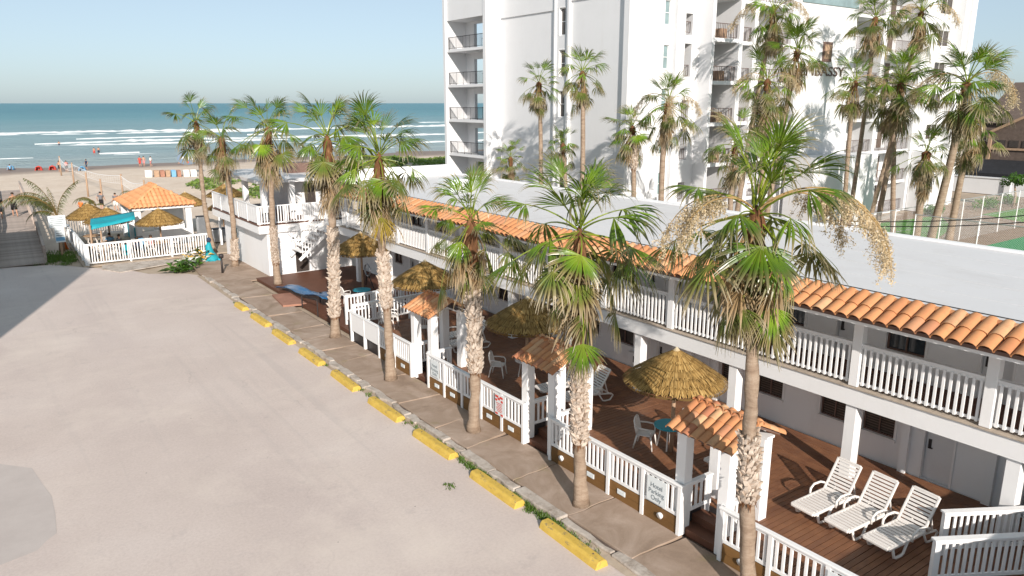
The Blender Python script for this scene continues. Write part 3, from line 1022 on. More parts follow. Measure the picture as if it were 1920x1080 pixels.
# ------------------------------------------------------------------ tiled gates
def tiled_gate(label, y):
    t = thing('tiled_gate', label, 'gateway', (12.75, y, 0.08), 0, 'tiled gates along the deck')
    for dx in (0.02, 1.22):
        for dy in (-0.62, 0.62):
            bevel(MB().box(dx - .14, dx + .14, dy - .14, dy + .14, 0.0, 2.56).build('post', 'white', t), .012, 1)
    MB().box(-0.12, 0.16, -0.80, 0.80, 2.563, 2.62).build('beam', 'white', t)
    MB().box(1.08, 1.36, -0.80, 0.80, 2.563, 2.62).build('beam', 'white', t)
    b = MB()
    HL, X0, X1, XM = .84, -.26, 1.50, .62
    b.add([(X0, -HL, 2.60), (XM, -HL, 2.99), (X1, -HL, 2.60), (X0, HL, 2.60), (XM, HL, 2.99), (X1, HL, 2.60), (X0, -HL, 2.665), (XM, -HL, 3.055), (X1, -HL, 2.665), (X0, HL, 2.665), (XM, HL, 3.055), (X1, HL, 2.665)],
          [(6, 7, 10, 9), (7, 8, 11, 10), (0, 3, 4, 1), (1, 4, 5, 2), (0, 1, 7, 6), (1, 2, 8, 7), (3, 9, 10, 4), (4, 10, 11, 5), (0, 6, 9, 3), (2, 5, 11, 8)])
    rf = b.build('roof', 'frame_brown', t)
    sl = math.atan2(.39, .88)
    for k in range(8):
        yy = -0.82 + k * .234
        for q in range(3):
            dx = q * .31
            ob('roof_tile', TILE_S, rf, (-.34 + dx, yy, 2.625 + dx * math.tan(sl) + .012 * q), (rnd.uniform(-.04, .04), -sl - .02 + rnd.uniform(-.02, .02), rnd.uniform(-.03, .03)))
            ob('roof_tile', TILE_S, rf, (1.58 - dx, yy, 2.625 + dx * math.tan(sl) + .012 * q), (rnd.uniform(-.04, .04), -sl - .02, R(180)))
    for k in range(4):
        ob('ridge_tile', CAP_S, rf, (.62, -.95 + k * .44, 3.085), (0, -.03, R(90)))
    return t


tiled_gate('small gate with terracotta tiled roof behind the nearest palm trunk', 10.18)
tiled_gate('small gate with terracotta tiled roof, middle one of three along the deck', 16.25)
tiled_gate('small gate with terracotta tiled roof, farthest of three along the deck', 23.1)

# ------------------------------------------------------------------ thatched umbrellas
def thatch_mesh(seed, r, h, tiers=6, per=330):
    q = random.Random(seed)
    b = MB()
    n = 40
    # dense under-cone
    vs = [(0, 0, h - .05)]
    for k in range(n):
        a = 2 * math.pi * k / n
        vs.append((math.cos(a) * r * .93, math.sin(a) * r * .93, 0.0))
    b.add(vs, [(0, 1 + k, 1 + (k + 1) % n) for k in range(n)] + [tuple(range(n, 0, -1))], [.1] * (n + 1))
    prof = lambda t: h * (1 - t) ** 1.0 + .03 * math.sin(t * math.pi)      # height at radius fraction t
    for i in range(tiers):
        t0, t1 = max(0.0, (i - .35) / tiers), (i + 1.0) / tiers
        m = int(per * (0.35 + .65 * t1))
        for lay in range(2):
            for k in range(m):
                a = 2 * math.pi * (k + q.random()) / m
                a1 = a + q.gauss(0, .05)
                tt0, tt1 = t0 + q.uniform(0, .03), t1 + q.uniform(-.045, .03) - lay * .015
                lift = .06 - lay * .025 + q.uniform(0, .018)
                w = .009 + .006 * q.random()
                ca, sa, c1, s1 = math.cos(a), math.sin(a), math.cos(a1), math.sin(a1)
                z0, z1 = prof(tt0) + .012, prof(tt1) + lift
                p0 = Vector((ca * r * tt0, sa * r * tt0, z0))
                p1 = Vector((c1 * r * tt1, s1 * r * tt1, z1 - .02))
                pm = (p0 + p1) / 2 + Vector((0, 0, .02))
                s = Vector((-sa, ca, 0)) * w
                sh = q.uniform(.2, 1.0) ** .8
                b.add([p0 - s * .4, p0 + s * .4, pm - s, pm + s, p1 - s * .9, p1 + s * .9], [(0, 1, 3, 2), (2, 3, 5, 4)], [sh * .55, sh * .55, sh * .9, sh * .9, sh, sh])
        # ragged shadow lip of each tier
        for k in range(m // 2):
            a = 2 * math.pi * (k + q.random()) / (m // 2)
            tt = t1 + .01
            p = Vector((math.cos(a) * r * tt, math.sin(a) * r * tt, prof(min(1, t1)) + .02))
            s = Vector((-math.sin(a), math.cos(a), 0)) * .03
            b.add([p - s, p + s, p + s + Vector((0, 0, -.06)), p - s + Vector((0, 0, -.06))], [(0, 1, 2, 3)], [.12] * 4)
    return b.mesh('thatch', 'thatch', attr=True)


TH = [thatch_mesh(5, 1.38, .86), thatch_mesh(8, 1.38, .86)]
CAPM = MB()
CAPM.tube([(0, 0, .82), (0, 0, .87), (0, 0, .95)], [.12, .09, .015], 10)
CAPME = CAPM.mesh('thatch_cap', 'flower', attr=True)


def palapa(label, x, y, z, s=1.0, rim=2.15, k=0, group='thatched umbrellas on the deck', tilt=(0, 0)):
    t = thing('thatch_umbrella', label, 'umbrella', (x, y, z), rnd.uniform(0, 6), group)
    MB().tube([(0, 0, 0), (0, 0, rim + .75 * s)], [.06, .05], 10).build('pole', 'wood_pole', t, True)
    c = ob('thatch', TH[k % 2], t, (0, 0, rim), (tilt[0], tilt[1], rnd.uniform(0, 6)), (s, s, s))
    stuff(c)
    ob('thatch_cap', CAPME, t, (0, 0, rim), (tilt[0], tilt[1], 0), (s, s, s))
    b = MB()
    for q in range(8):
        a = q * math.pi / 4
        b.beam((0, 0, rim + .72 * s), (math.cos(a) * 1.2 * s, math.sin(a) * 1.2 * s, rim + .06 * s), .03, .03)
    b.build('rafters', 'wood_pole', t)
    return t


palapa('large thatched umbrella in full sun beside the nearest tiled gate', 14.9, 13.1, DZ, 1.0, 2.10, 0)
palapa('shaded thatched umbrella behind the middle tiled gate', 15.0, 19.9, DZ, 1.04, 2.05, 1)
palapa('dark thatched umbrella behind the farthest tiled gate', 15.2, 27.3, DZ, 1.05, 2.05, 0)
palapa('thatched umbrella on the patio before the pavilion stairs', 16.3, 36.0, 0.16, 1.1, 2.35, 1)

# ------------------------------------------------------------------ chaises and plastic chairs
def make_chaise(label):
    t = thing('chaise_lounge', label, 'sun lounger', (0, 0, 0), 0, 'white plastic sun loungers on the deck')
    W = .30
    for s in (-1, 1):
        bevel(MB().beam((0.02, s * W, .30), (1.28, s * W, .34), .06, .07).build('side_rail', 'resin', t), .015, 2)
        bevel(MB().beam((1.20, s * W, .34), (1.66, s * W, 1.06), .055, .05).build('back_rail', 'resin', t), .012, 2)
        b = MB()
        b.tube([(.74, s * (W + .05), .30), (.76, s * (W + .055), .46), (.88, s * (W + .06), .54), (1.12, s * (W + .06), .535), (1.28, s * (W + .055), .47), (1.33, s * (W + .04), .36)], .028, 8)
        b.build('armrest', 'resin', t, True)
        b = MB()
        b.tube([(.16, s * W, .28), (.24, s * W, .05), (.30, s * W, .025), (.48, s * W, .025), (.56, s * W, .06), (.66, s * W, .30)], .030, 8)
        b.build('leg', 'resin', t, True)
        b = MB()
        b.tube([(1.22, s * W, .32), (1.40, s * (W - .02), .05), (1.50, s * (W - .02), .025), (1.68, s * (W - .02), .03), (1.80, s * (W - .02), .17), (1.72, s * (W - .02), .24), (1.28, s * W, .30)], .026, 8)
        b.build('leg', 'resin', t, True)
        MB().beam((1.45, s * (W - .03), .75), (1.60, s * (W - .03), .24), .03, .03).build('back_strut', 'resin', t)
    sl = box_mesh('slat', 'resin', -.040, .040, -W + .025, W - .025, -.011, .011)
    for k in range(11):
        x = .075 + k * .112
        ob('slat', sl, t, (x, 0, .335 + .032 * x - .018 * math.sin(x * 2.4)))
    ang = math.atan2(.72, .46)
    for k in range(10):
        u = .05 + k * .083
        ob('slat', sl, t, (1.20 + math.cos(ang) * u, 0, .355 + math.sin(ang) * u), (0, -ang, 0), (.70, 1, 1))
    bevel(MB().beam((1.655, -W, 1.05), (1.655, W, 1.05), .06, .06).build('head_rail', 'resin', t), .02, 2)
    bevel(MB().beam((0.01, -W, .30), (0.01, W, .30), .06, .07).build('foot_rail', 'resin', t), .02, 2)
    MB().beam((1.72, -W + .02, .21), (1.72, W - .02, .21), .035, .035).build('rear_bar', 'resin', t)
    return t


ch0 = make_chaise('')
for i, (lab, x, y, a) in enumerate((
        ('white sun lounger, first of three in a row, beside the nearest palm trunk', 14.62, 8.85, -4),
        ('white sun lounger in the middle of the row of three', 14.62, 8.0, -5),
        ('white sun lounger nearest the ramp railing, last of three in a row', 14.66, 7.12, -6),
        ('white sun lounger half hidden behind the nearest tiled gate', 14.75, 11.55, -3),
        ('white sun lounger in shade just right of the middle tiled gate', 14.45, 17.35, -8),
        ('white sun lounger seen between the posts of the middle tiled gate', 14.35, 18.35, -6),
        ('white sun lounger closest to the deck edge behind the farthest tiled gate', 14.3, 24.2, -8),
        ('white sun lounger second in the shaded group behind the farthest tiled gate', 14.3, 25.15, -6))):
    c = ch0 if i == 0 else copy_tree(ch0)
    c['label'] = lab
    c.location = (x, y, DZ)
    c.rotation_euler = (0, 0, R(a))


def make_chair(label):
    t = thing('plastic_chair', label, 'chair', (0, 0, 0), 0, 'white plastic chairs')
    bevel(MB().box(-.22, .22, -.23, .23, .40, .43).build('seat', 'resin', t), .012, 2)
    b = MB()
    b.tube([(-.2, -.22, .42), (-.25, -.23, .62), (-.29, -.20, .80), (-.30, -.08, .87), (-.30, .08, .87), (-.29, .20, .80), (-.25, .23, .62), (-.2, .22, .42)], .022, 8)
    bk = b.build('backrest', 'resin', t, True)
    for k in range(5):
        y = -.13 + k * .065
        MB().beam((-.205, y, .43), (-.298, y * 1.15, .86), .028, .012, (1, 0, 0)).build('back_slat', 'resin', bk)
    for s in (-1, 1):
        b = MB()
        b.tube([(-.25, s * .235, .62), (-.05, s * .26, .63), (.14, s * .26, .62), (.20, s * .25, .55), (.20, s * .23, .42)], .022, 8)
        b.build('armrest', 'resin', t, True)
        MB().tube([(.19, s * .21, .41), (.25, s * .25, 0)], [.028, .02], 8).build('leg', 'resin', t, True)
        MB().tube([(-.19, s * .21, .41), (-.29, s * .25, 0)], [.028, .02], 8).build('leg', 'resin', t, True)
    return t


pc0 = make_chair('')
first = True
for lab, x, y, z, a in (
        ('white plastic chair left of the sunny thatched umbrella pole', 14.55, 13.75, DZ, -60),
        ('white plastic chair behind the sunny thatched umbrella pole', 15.75, 13.45, DZ, 190),
        ('white plastic chair at the left of the middle tiled gate posts', 14.45, 20.85, DZ, -50),
        ('white plastic chair nearest the weathered railing at the far deck end', 13.75, 28.2, DZ, 25),
        ('white plastic chair behind another at the far deck end', 14.35, 28.75, DZ, -30),
        ('white plastic chair under the dark thatched umbrella', 14.55, 26.5, DZ, 60),
        ('white plastic chair against the railing across the far deck end', 15.6, 28.6, DZ, 210),
        ('white plastic chair beside the aqua table on the patio', 14.9, 35.2, .16, 20),
        ('white plastic chair behind the aqua table on the patio', 16.6, 34.4, .16, 130)):
    c = pc0 if first else copy_tree(pc0)
    first = False
    c['label'] = lab
    c.location = (x, y, z)
    c.rotation_euler = (0, 0, R(a))


def round_table(label, x, y, z, r=.42, top='aqua', h=.68, group='round tables under the umbrellas'):
    t = thing('round_table', label, 'table', (x, y, z), 0, group)
    MB().tube([(0, 0, h - .035), (0, 0, h)], r, 24).build('tabletop', top, t)
    for k in range(4):
        a = k * math.pi / 2 + .6
        MB().tube([(math.cos(a) * r * .5, math.sin(a) * r * .5, h - .036), (math.cos(a) * r * .75, math.sin(a) * r * .75, 0)], .022, 6).build('leg', 'resin', t)
    return t


round_table('round aqua table around the pole of the sunny thatched umbrella', 15.05, 13.35, DZ)
round_table('round aqua table on the patio by the far thatched umbrella', 15.6, 34.6, .16, .45)
round_table('round white table behind the middle tiled gate', 15.15, 20.1, DZ, .42, 'resin')

# ------------------------------------------------------------------ wheel stops
b = MB()
pr = [(-.19, 0), (-.15, .13), (-.095, .19), (.095, .19), (.15, .13), (.19, 0)]
L2 = 1.06
rows = []
for k in range(9):
    y = -L2 + 2 * L2 * k / 8
    ins = .06 if k in (0, 8) else 0
    rows.append([(x * (1 - ins * .6), y, z * (1 - ins)) for x, z in pr])
b.add([p for r_ in rows for p in r_], [(i * 6 + j, i * 6 + j + 1, (i + 1) * 6 + j + 1, (i + 1) * 6 + j) for i in range(8) for j in range(5)] + [(5, 4, 3, 2, 1, 0), tuple(48 + j for j in range(6))])
WS = b.mesh('wheel_stop', 'yellow')
names = ['nearest', 'second', 'third', 'fourth', 'fifth', 'sixth', 'seventh', 'eighth', 'farthest']
bolt = MB().tube([(0, 0, .188), (0, 0, .197)], .022, 8).mesh('bolt', 'frame_brown')
for i, y in enumerate((11.9, 15.05, 18.35, 21.6, 24.9, 28.2, 31.5, 34.7, 37.7)):
    lab = f'yellow wheel stop, {names[i]} in the row along the kerb' if 0 < i < 8 else f'yellow wheel stop {names[i]} to the camera in the row along the kerb' if i == 0 else 'yellow wheel stop at the far end of the row along the kerb'
    o = tag(ob('wheel_stop', WS, None, (10.25 + .006 * y + rnd.uniform(-.03, .03), y, 0.0), (0, 0, R(rnd.uniform(-1.5, 1.5)))), lab, 'wheel stop', 'yellow wheel stops')
    if i == 8:
        o.scale = (1, .62, 1)
    ms = o.modifiers.new('bevel', 'BEVEL')
    ms.width = .02
    ms.segments = 2
    for s in (-.75, .75):
        ob('bolt', bolt, o, (0, s, 0))

# ------------------------------------------------------------------ pavilion with roof deck
PV = thing('pavilion', 'white two storey pavilion with railed roof deck beyond the motel', 'building', (16, 47, 0))
wb(holed_wall('x', 13.9, 43.6, 52.3, 0.0, 2.65, [(49.3, 50.1, 1.3, 2.2)]), 'wall', 'white_wall', PV)
window(PV, 'x', 13.9, 49.3, 50.1, 1.3, 2.2, 'glass_teal', 'white')
wb(holed_wall('y', 43.6, 13.9, 20.0, 0.0, 2.65, [(15.5, 16.35, 0.1, 2.0)]), 'wall', 'white_wall', PV)
door(PV, 'y', 43.6, 15.5, 16.35, 0.1, 2.0, 'glass_dark')
wb(MB().box(14.1, 20.0, 44.0, 52.3, 0.0, 2.64), 'core', 'white_wall', PV)
wb(MB().box(13.4, 20.3, 43.4, 53.2, 2.655, 3.12), 'deck_slab', 'white', PV)
wb(MB().box(13.36, 20.35, 43.36, 53.24, 3.125, 3.17), 'deck_floor', 'brown_paint', PV)
rl = wb(MB().box(13.42, 13.55, 43.6, 53.0, 4.20, 4.25), 'deck_railing', 'white', PV)
MB().box(13.42, 19.3, 43.42, 43.55, 4.20, 4.25).build('top_rail', 'white', rl)
for y in np.linspace(43.7, 53.0, 6):
    MB().box(13.43, 13.54, y - .05, y + .05, 3.172, 4.198).build('post', 'white', rl)
for a in np.linspace(43.76, 52.9, 21)[:-1]:
    MB().box(13.45, 13.475, a + .004, a + .444, 3.24, 4.19).build('board', 'white', rl)
for x in (13.485, 15.05, 16.15, 17.6, 19.2):
    MB().box(x - .05, x + .05, 43.43, 43.54, 3.172, 4.198).build('post', 'white', rl)
for a, c, solid in ((13.54, 15.0, 0), (15.1, 16.1, 0), (16.2, 17.55, 1), (17.65, 19.15, 0)):
    MB().box(a, c, 43.47, 43.5, 3.22, 3.28).build('bottom_rail', 'white', rl)
    n = int((c - a) / (.135 if solid else .16))
    for k in range(n):
        ob('baluster', BAL, rl, (a + (k + .5) * (c - a) / n, 43.465, 3.2), (0, 0, R(90)), (1, 1.9 if solid else 1, 1.0))
for x, y in ((14.3, 44.9), (14.3, 48.4), (14.3, 52.0), (16.0, 44.9), (18.0, 44.9)):
    bevel(wb(MB().box(x - .16, x + .16, y - .16, y + .16, 3.172, 5.42), 'roof_post', 'white', PV), .012, 1)
wb(MB().box(16.7, 20.0, 46.2, 52.0, 3.172, 5.42), 'upper_room', 'white_wall', PV)
wb(MB().box(17.3, 18.0, 46.185, 46.199, 3.18, 5.1), 'upper_door', 'glass_dark', PV)
b = MB()
b.poly([(13.8, 44.4), (18.8, 44.35), (20.2, 45.5), (20.2, 53.0), (13.9, 53.0)], 5.425, 5.62)
wb(b, 'pavilion_roof', 'roof_white', PV)
wb(MB().box(17.0, 18.6, 48.0, 49.2, 5.625, 6.25), 'roof_unit', 'frame_brown', PV)
# landing and flight between walkway and pavilion deck
wb(MB().box(17.3, 19.0, 41.02, 43.33, 2.66, 3.10), 'landing', 'white', PV)
st = wb(MB().box(16.6, 17.28, 41.3, 43.3, 2.72, 2.80), 'stair', 'white', PV)
for k in range(5):
    MB().box(16.6 - .28 * (k + 1), 16.6 - .28 * k - .01, 41.9, 43.3, 2.5 - .22 * k, 2.56 - .22 * k).build('tread', 'white', st)
for q in (41.8, 43.32):
    MB().beam((17.2, q, 3.75), (15.2, q, 2.15), .05, .12).build('handrail', 'white', st)
    MB().beam((17.0, q, 2.75), (15.1, q, 1.2), .04, .18).build('stringer', 'white', st)
    for k in range(11):
        x = 17.1 - k * .18
        z = 3.68 - (17.2 - x) * .8
        ob('baluster', BAL, st, (x, q, z - .82), None, (1, 1, .82))
MB().beam((15.1, 43.32, 2.6), (16.6, 43.32, 0.35), .05, .1).build('brace', 'white', st)
rl2 = thing('wheel_rack', 'round black steel rack with wheel leaning by the patio wall', 'rack', (17.3, 37.5, .16))
b = MB()
for a0 in (0,):
    pts = [(.0, math.cos(a) * .33, .95 + math.sin(a) * .33) for a in np.linspace(0, 6.283, 20)]
    b.tube(pts, .04, 6)
b.build('ring', 'steel', rl2, True)
for s in (-1, 1):
    MB().tube([(0, s * .1, .72), (0.1, s * .5, 0.0)], .03, 6).build('leg', 'black_metal', rl2)

# blue vinyl slide lying over a black frame, and a loose slab
t = thing('blue_mat', 'blue vinyl mat sagging over a low frame on the sidewalk', 'mat', (13.0, 35.5, 0.08))
b = MB()
N, M_ = 22, 6
for i in range(N + 1):
    u = i / N
    yy = 4.3 - 6.0 * u
    xc = .25 + .35 * math.sin(u * 2.2)
    zc = .25 + .55 * u + .10 * math.sin(u * 9)
    for j in range(M_ + 1):
        v = j / M_ - .5
        b.v.append((xc + v * .75, yy + .1 * math.sin(v * 5 + u * 7), zc - .10 * math.cos(v * 3.1) + .04 * nz(i * .5, j * .7)))
        b.a.append(0)
b.f += [(i * (M_ + 1) + j, i * (M_ + 1) + j + 1, (i + 1) * (M_ + 1) + j + 1, (i + 1) * (M_ + 1) + j) for i in range(N) for j in range(M_)]
o = b.build('sheet', 'blue_vinyl', t, True)
sm = o.modifiers.new('solid', 'SOLIDIFY')
sm.thickness = .02
for s in (-.1, .85):
    b = MB()
    b.tube([(s, -1.75, 0), (s, -1.75, .82), (s, .3, .62), (s, .3, 0)], .03, 6)
    b.build('frame', 'black_metal', t)
o = tag(MB().poly([(12.1, 36.3), (13.2, 36.0), (13.3, 38.6), (12.4, 38.8)], .09, .19).build('fallen_slab', 'brick_red'), 'loose reddish slab lying beside the blue mat', 'slab')

# ------------------------------------------------------------------ beach bar
structure(MB().poly([(5.4, 53.2), (14.2, 53.0), (14.4, 66), (5.6, 66)], -0.02, 0.03).build('bar_terrace', 'dirt'), 'sandy terrace floor of the beach bar')
structure(MB().poly([(7.0, 50.2), (10.6, 51.3), (10.9, 52.2), (9.4, 52.9), (6.4, 53.1), (6.2, 51.8)], 0.0, 0.05).build('terrace_slab', 'kerb'), 'pale broken concrete apron in front of the bar fence')
fence_run('bar_fence', 'white picket railing along the front of the beach bar', (13.15, 53.5), (5.65, 53.5), 0.0, 0.14, 1.38, bay=2.5, wavy=.02, cat='fence', bal=.15)
fence_run('bar_fence', 'white boarded railing along the boardwalk side of the beach bar', (5.6, 53.56), (5.75, 63.5), 0.0, 0.14, 1.38, bay=2.0, solid=(0, 1, 2, 3, 4), cat='fence')
fence_run('bar_fence', 'white railing at the back of the beach bar towards the beach', (5.8, 66.0), (10.0, 66.0), 0.0, 0.14, 1.38, bay=2.1, cat='fence')
BR = thing('beach_bar', 'white beach bar hut with hipped orange tile roof', 'building', (11.4, 61, 0.03))
for x in (9.7, 13.1):
    for y in (58.8, 61.4, 64.2):
        bevel(wb(MB().box(x - .2, x + .2, y - .2, y + .2, 0.03, 2.62), 'post', 'white', BR), .015, 1)
wb(MB().box(9.35, 13.45, 58.45, 64.55, 2.622, 2.80), 'eave_beam', 'white', BR)
wb(MB().box(9.9, 12.9, 58.75, 58.95, 0.03, 1.05), 'counter', 'white', BR)
wb(MB().box(9.75, 9.95, 59.02, 63.98, 0.03, 1.05), 'counter', 'teal', BR)
wb(MB().box(11.6, 12.95, 61.0, 64.0, 0.03, 2.3), 'back_bar', 'white_wall', BR)
for k in range(5):
    wb(MB().box(11.3, 11.58, 61.1 + k * .56, 61.5 + k * .56, .9, 1.3 + .2 * (k % 3)), 'bottle_shelf', ('steel', 'black_metal', 'aqua', 'red_cloth', 'steel')[k], BR)
E0, E1, F0, F1, ZE, ZA = 9.2, 13.6, 58.3, 64.7, 2.80, 4.05
A1, A2 = Vector((11.4, 60.6, ZA)), Vector((11.4, 62.4, ZA))
C4 = [Vector((E0, F0, ZE)), Vector((E1, F0, ZE)), Vector((E1, F1, ZE)), Vector((E0, F1, ZE))]
b = MB()
b.add(C4 + [A1, A2], [(0, 1, 4), (1, 2, 5, 4), (2, 3, 5), (3, 0, 4, 5), (3, 2, 1, 0)])
hip = wb(b, 'hip_roof', 'bar_tile', BR)
BT = barrel(0.50, .15, .13, 5).mesh('roof_tile', 'bar_tile', True)


def tile_slope(c0, c1, tops, parent, pitch=.29, step=.45):
    """tiles over the slope from eave c0-c1 to the ridge points tops (2)"""
    e = (c1 - c0)
    L = e.length
    eu = e / L
    mid = (tops[0] + tops[1]) / 2
    foot = c0 + eu * (mid - c0).dot(eu)
    upv = (mid - foot)
    S = upv.length
    uu = upv / S
    nn = eu.cross(uu)
    if nn.z < 0:
        nn = -nn
    rot = Matrix((uu, nn.cross(uu), nn)).transposed().to_euler()
    n = int(L / pitch)
    l0 = (tops[0] - c0).dot(eu)
    l1 = (tops[1] - c0).dot(eu)
    if l0 > l1:
        l0, l1 = l1, l0
    for i in range(n):
        s = (i + .5) * L / n
        smax = S * min(1.0, s / max(l0, .01), (L - s) / max(L - l1, .01))
        q = 0.0
        while q < smax - .12:
            p = c0 + eu * s + uu * (q - .06) + nn * (.02 + .008 * (q / step % 2))
            ob('roof_tile', BT, parent, p, rot)
            q += step
    return


tile_slope(C4[0], C4[1], (A1, A1), hip)
tile_slope(C4[3], C4[0], (A2, A1), hip)
tile_slope(C4[1], C4[2], (A1, A2), hip, .6, .45)
HC = barrel(0.42, .11, .09, 5).mesh('ridge_tile', 'bar_tile', True)
for a, c in ((C4[0], A1), (C4[1], A1), (A1, A2), (C4[3], A2)):
    d = (c - a)
    n = max(2, int(d.length / .36))
    side = d.normalized().cross(Vector((0, 0, 1))).normalized()
    rot = Matrix((d.normalized(), -side, (-side).cross(-d.normalized()) * -1)).transposed()
    rot = Matrix((d.normalized(), Vector((0, 0, 1)).cross(d.normalized()).normalized(), d.normalized().cross(Vector((0, 0, 1)).cross(d.normalized()).normalized()))).transposed().to_euler()
    for k in range(n):
        ob('ridge_tile', HC, hip, a + d * (k / n) + Vector((0, 0, .05)), rot)

palapa('thatched umbrella at the far left of the bar terrace', 7.0, 61.6, .03, 1.12, 2.0, 0, 'thatched umbrellas around the bar')
palapa('thatched umbrella over the teal sail at the bar', 7.75, 58.4, .03, 1.12, 2.0, 1, 'thatched umbrellas around the bar')
palapa('thatched umbrella in front of the bar hut roof', 10.45, 55.4, .03, 1.12, 2.05, 0, 'thatched umbrellas around the bar')
palapa('thatched umbrella peeking from behind the right of the bar roof', 14.5, 65.5, -.05, 1.15, 2.0, 1, 'thatched umbrellas around the bar')
palapa('dark thatched umbrella on the sand behind the pavilion roof deck', 18.6, 69.0, -.05, 1.2, 2.1, 0, 'thatched umbrellas around the bar')
palapa('low thatched umbrella on the sand beside two leaning palms', 17.2, 65.0, -.05, 0.9, 1.5, 1, 'thatched umbrellas around the bar')
b = MB()
Q = [Vector((6.2, 54.7, 2.35)), Vector((8.9, 54.9, 2.75)), Vector((9.3, 57.6, 2.7)), Vector((6.5, 56.6, 2.55))]
n = 8
for i in range(n + 1):
    for j in range(n + 1):
        u, v = i / n, j / n
        p = Q[0] * (1 - u) * (1 - v) + Q[1] * u * (1 - v) + Q[2] * u * v + Q[3] * (1 - u) * v
        p.z -= .35 * math.sin(u * 3.14) * math.sin(v * 3.14) * .6 + (.25 if j == 0 else 0)
        b.v.append(tuple(p))
        b.a.append(0)
b.f = [(i * (n + 1) + j, i * (n + 1) + j + 1, (i + 1) * (n + 1) + j + 1, (i + 1) * (n + 1) + j) for i in range(n) for j in range(n)]
o = b.build('shade_sail', 'teal', smooth=True)
s_ = o.modifiers.new('solid', 'SOLIDIFY')
s_.thickness = .015
tag(o, 'teal shade sail stretched over bar tables', 'shade sail')
for x, y, h, lab in ((6.15, 54.65, 2.45, 'slim wooden post at the corner of the teal sail'), (6.65, 54.0, 2.1, 'second wooden post just inside the bar fence corner')):
    tag(MB().tube([(x, y, 0), (x + .03, y, h)], [.06, .05], 8).build('wooden_post', 'wood_pole'), lab, 'post')
for lab, x, y, col in (('wooden bar table beneath the teal sail', 7.6, 57.6, 'tabletop'), ('wooden bar table at the far left umbrella', 7.0, 61.4, 'tabletop'), ('wooden bar table in front of the hut', 10.5, 55.5, 'tabletop')):
    round_table(lab, x, y, .03, .6, col, .72, 'tables on the bar terrace')
for i, (lab, x, y, a) in enumerate((
        ('white plastic chair at the left corner of the bar fence', 6.7, 55.3, 40), ('white plastic chair second from the bar fence corner', 7.45, 55.0, 90),
        ('white plastic chair left of the teal sail table', 6.6, 57.2, 0), ('white plastic chair behind the teal sail table', 7.5, 58.8, -80),
        ('white plastic chair left of the hut front table', 9.7, 55.3, 10), ('white plastic chair right of the hut front table', 11.3, 55.6, 170), ('white plastic chair behind the hut front table', 10.6, 56.4, -90),
        ('white plastic chair beside the bar left counter', 8.8, 57.2, 120), ('white plastic chair by the far left umbrella', 7.7, 62.2, 200))):
    c = copy_tree(pc0)
    c['label'] = lab
    c['group'] = 'white chairs on the bar terrace'
    c.location = (x, y, .03)
    c.rotation_euler = (0, 0, R(a))
for lab, x, y, w_, h_, mt in (('teal towel bin near the sail', 8.3, 56.0, .5, .75, 'teal'), ('tall steel cooler at the right end of the bar', 13.9, 58.6, .6, 1.8, 'steel'), ('long steel counter right of the bar', 14.8, 57.6, 1.0, .95, 'steel'), ('grey plastic barrel in front of the bar posts', 9.4, 57.2, .4, .9, 'sign_blue')):
    t = thing('bar_container', lab, 'container', (x, y, .03))
    bevel(MB().box(-w_ / 2, w_ / 2, -.3, .3, 0, h_).build('body', mt, t), .04, 2)
    bevel(MB().box(-w_ / 2 - .02, w_ / 2 + .02, -.32, .32, h_ + .002, h_ + .05).build('lid', 'black_metal', t), .01, 1)
t = thing('lamp_post', 'tall white post with lamp bracket beside the bar cooler', 'post', (14.6, 56.2, 0))
MB().box(-.07, .07, -.07, .07, 0, 2.9).build('post', 'white', t)
MB().tube([(0, 0, 2.3), (.35, 0, 2.38), (.5, 0, 2.2)], .03, 6).build('bracket', 'black_metal', t)

# ------------------------------------------------------------------ boardwalk
bz = lambda y: 0.02 + .95 * max(0.0, min(1.0, (y - 55.8) / 9.0))
bx = lambda y: .6 + .030 * (y - 55.8)
bw = structure(MB().box(1.0, 3.0, 56.2, 56.3, 0, .02).build('boardwalk', 'wood_grey'), 'grey timber boardwalk ramp leading to the beach')
pk = box_mesh('plank', 'wood_grey', 0, 2.55, 0, .27, -.05, 0)
y = 55.9
while y < 96:
    sl = math.atan2(bz(y + .29) - bz(y), .29)
    ob('plank', pk, bw, (1.05 + bx(y) - .6, y, bz(y) + .05), (sl, 0, 0))
    y += .29
for side in (0, 1):
    t = thing('boardwalk_railing', ('timber boardwalk railing at the left edge of the picture', 'timber boardwalk railing on the side nearer the bar')[side], 'railing', (1.0 + side * 2.6, 55.9, 0))
    prev = None
    y = 56.0
    while y < 96:
        x = 1.0 + bx(y) - .6 + side * 2.6
        z = bz(y)
        wb(MB().box(x - .06, x + .06, y - .06, y + .06, -0.05, z + 1.15), 'post', 'wood_grey', t)
        if prev:
            for zo, hh in ((1.12, .05), (.86, .20), (.56, .20), (.27, .20)):
                q = MB().beam((prev[0] + (.07 if zo < 1 else 0), prev[1], prev[2] + zo), (x + (.07 if zo < 1 else 0), y, z + zo), .16 if zo > 1 else .035, hh)
                wb(q, 'rail_board', 'wood_grey', t)
        prev = (x, y, z)
        y += 2.4
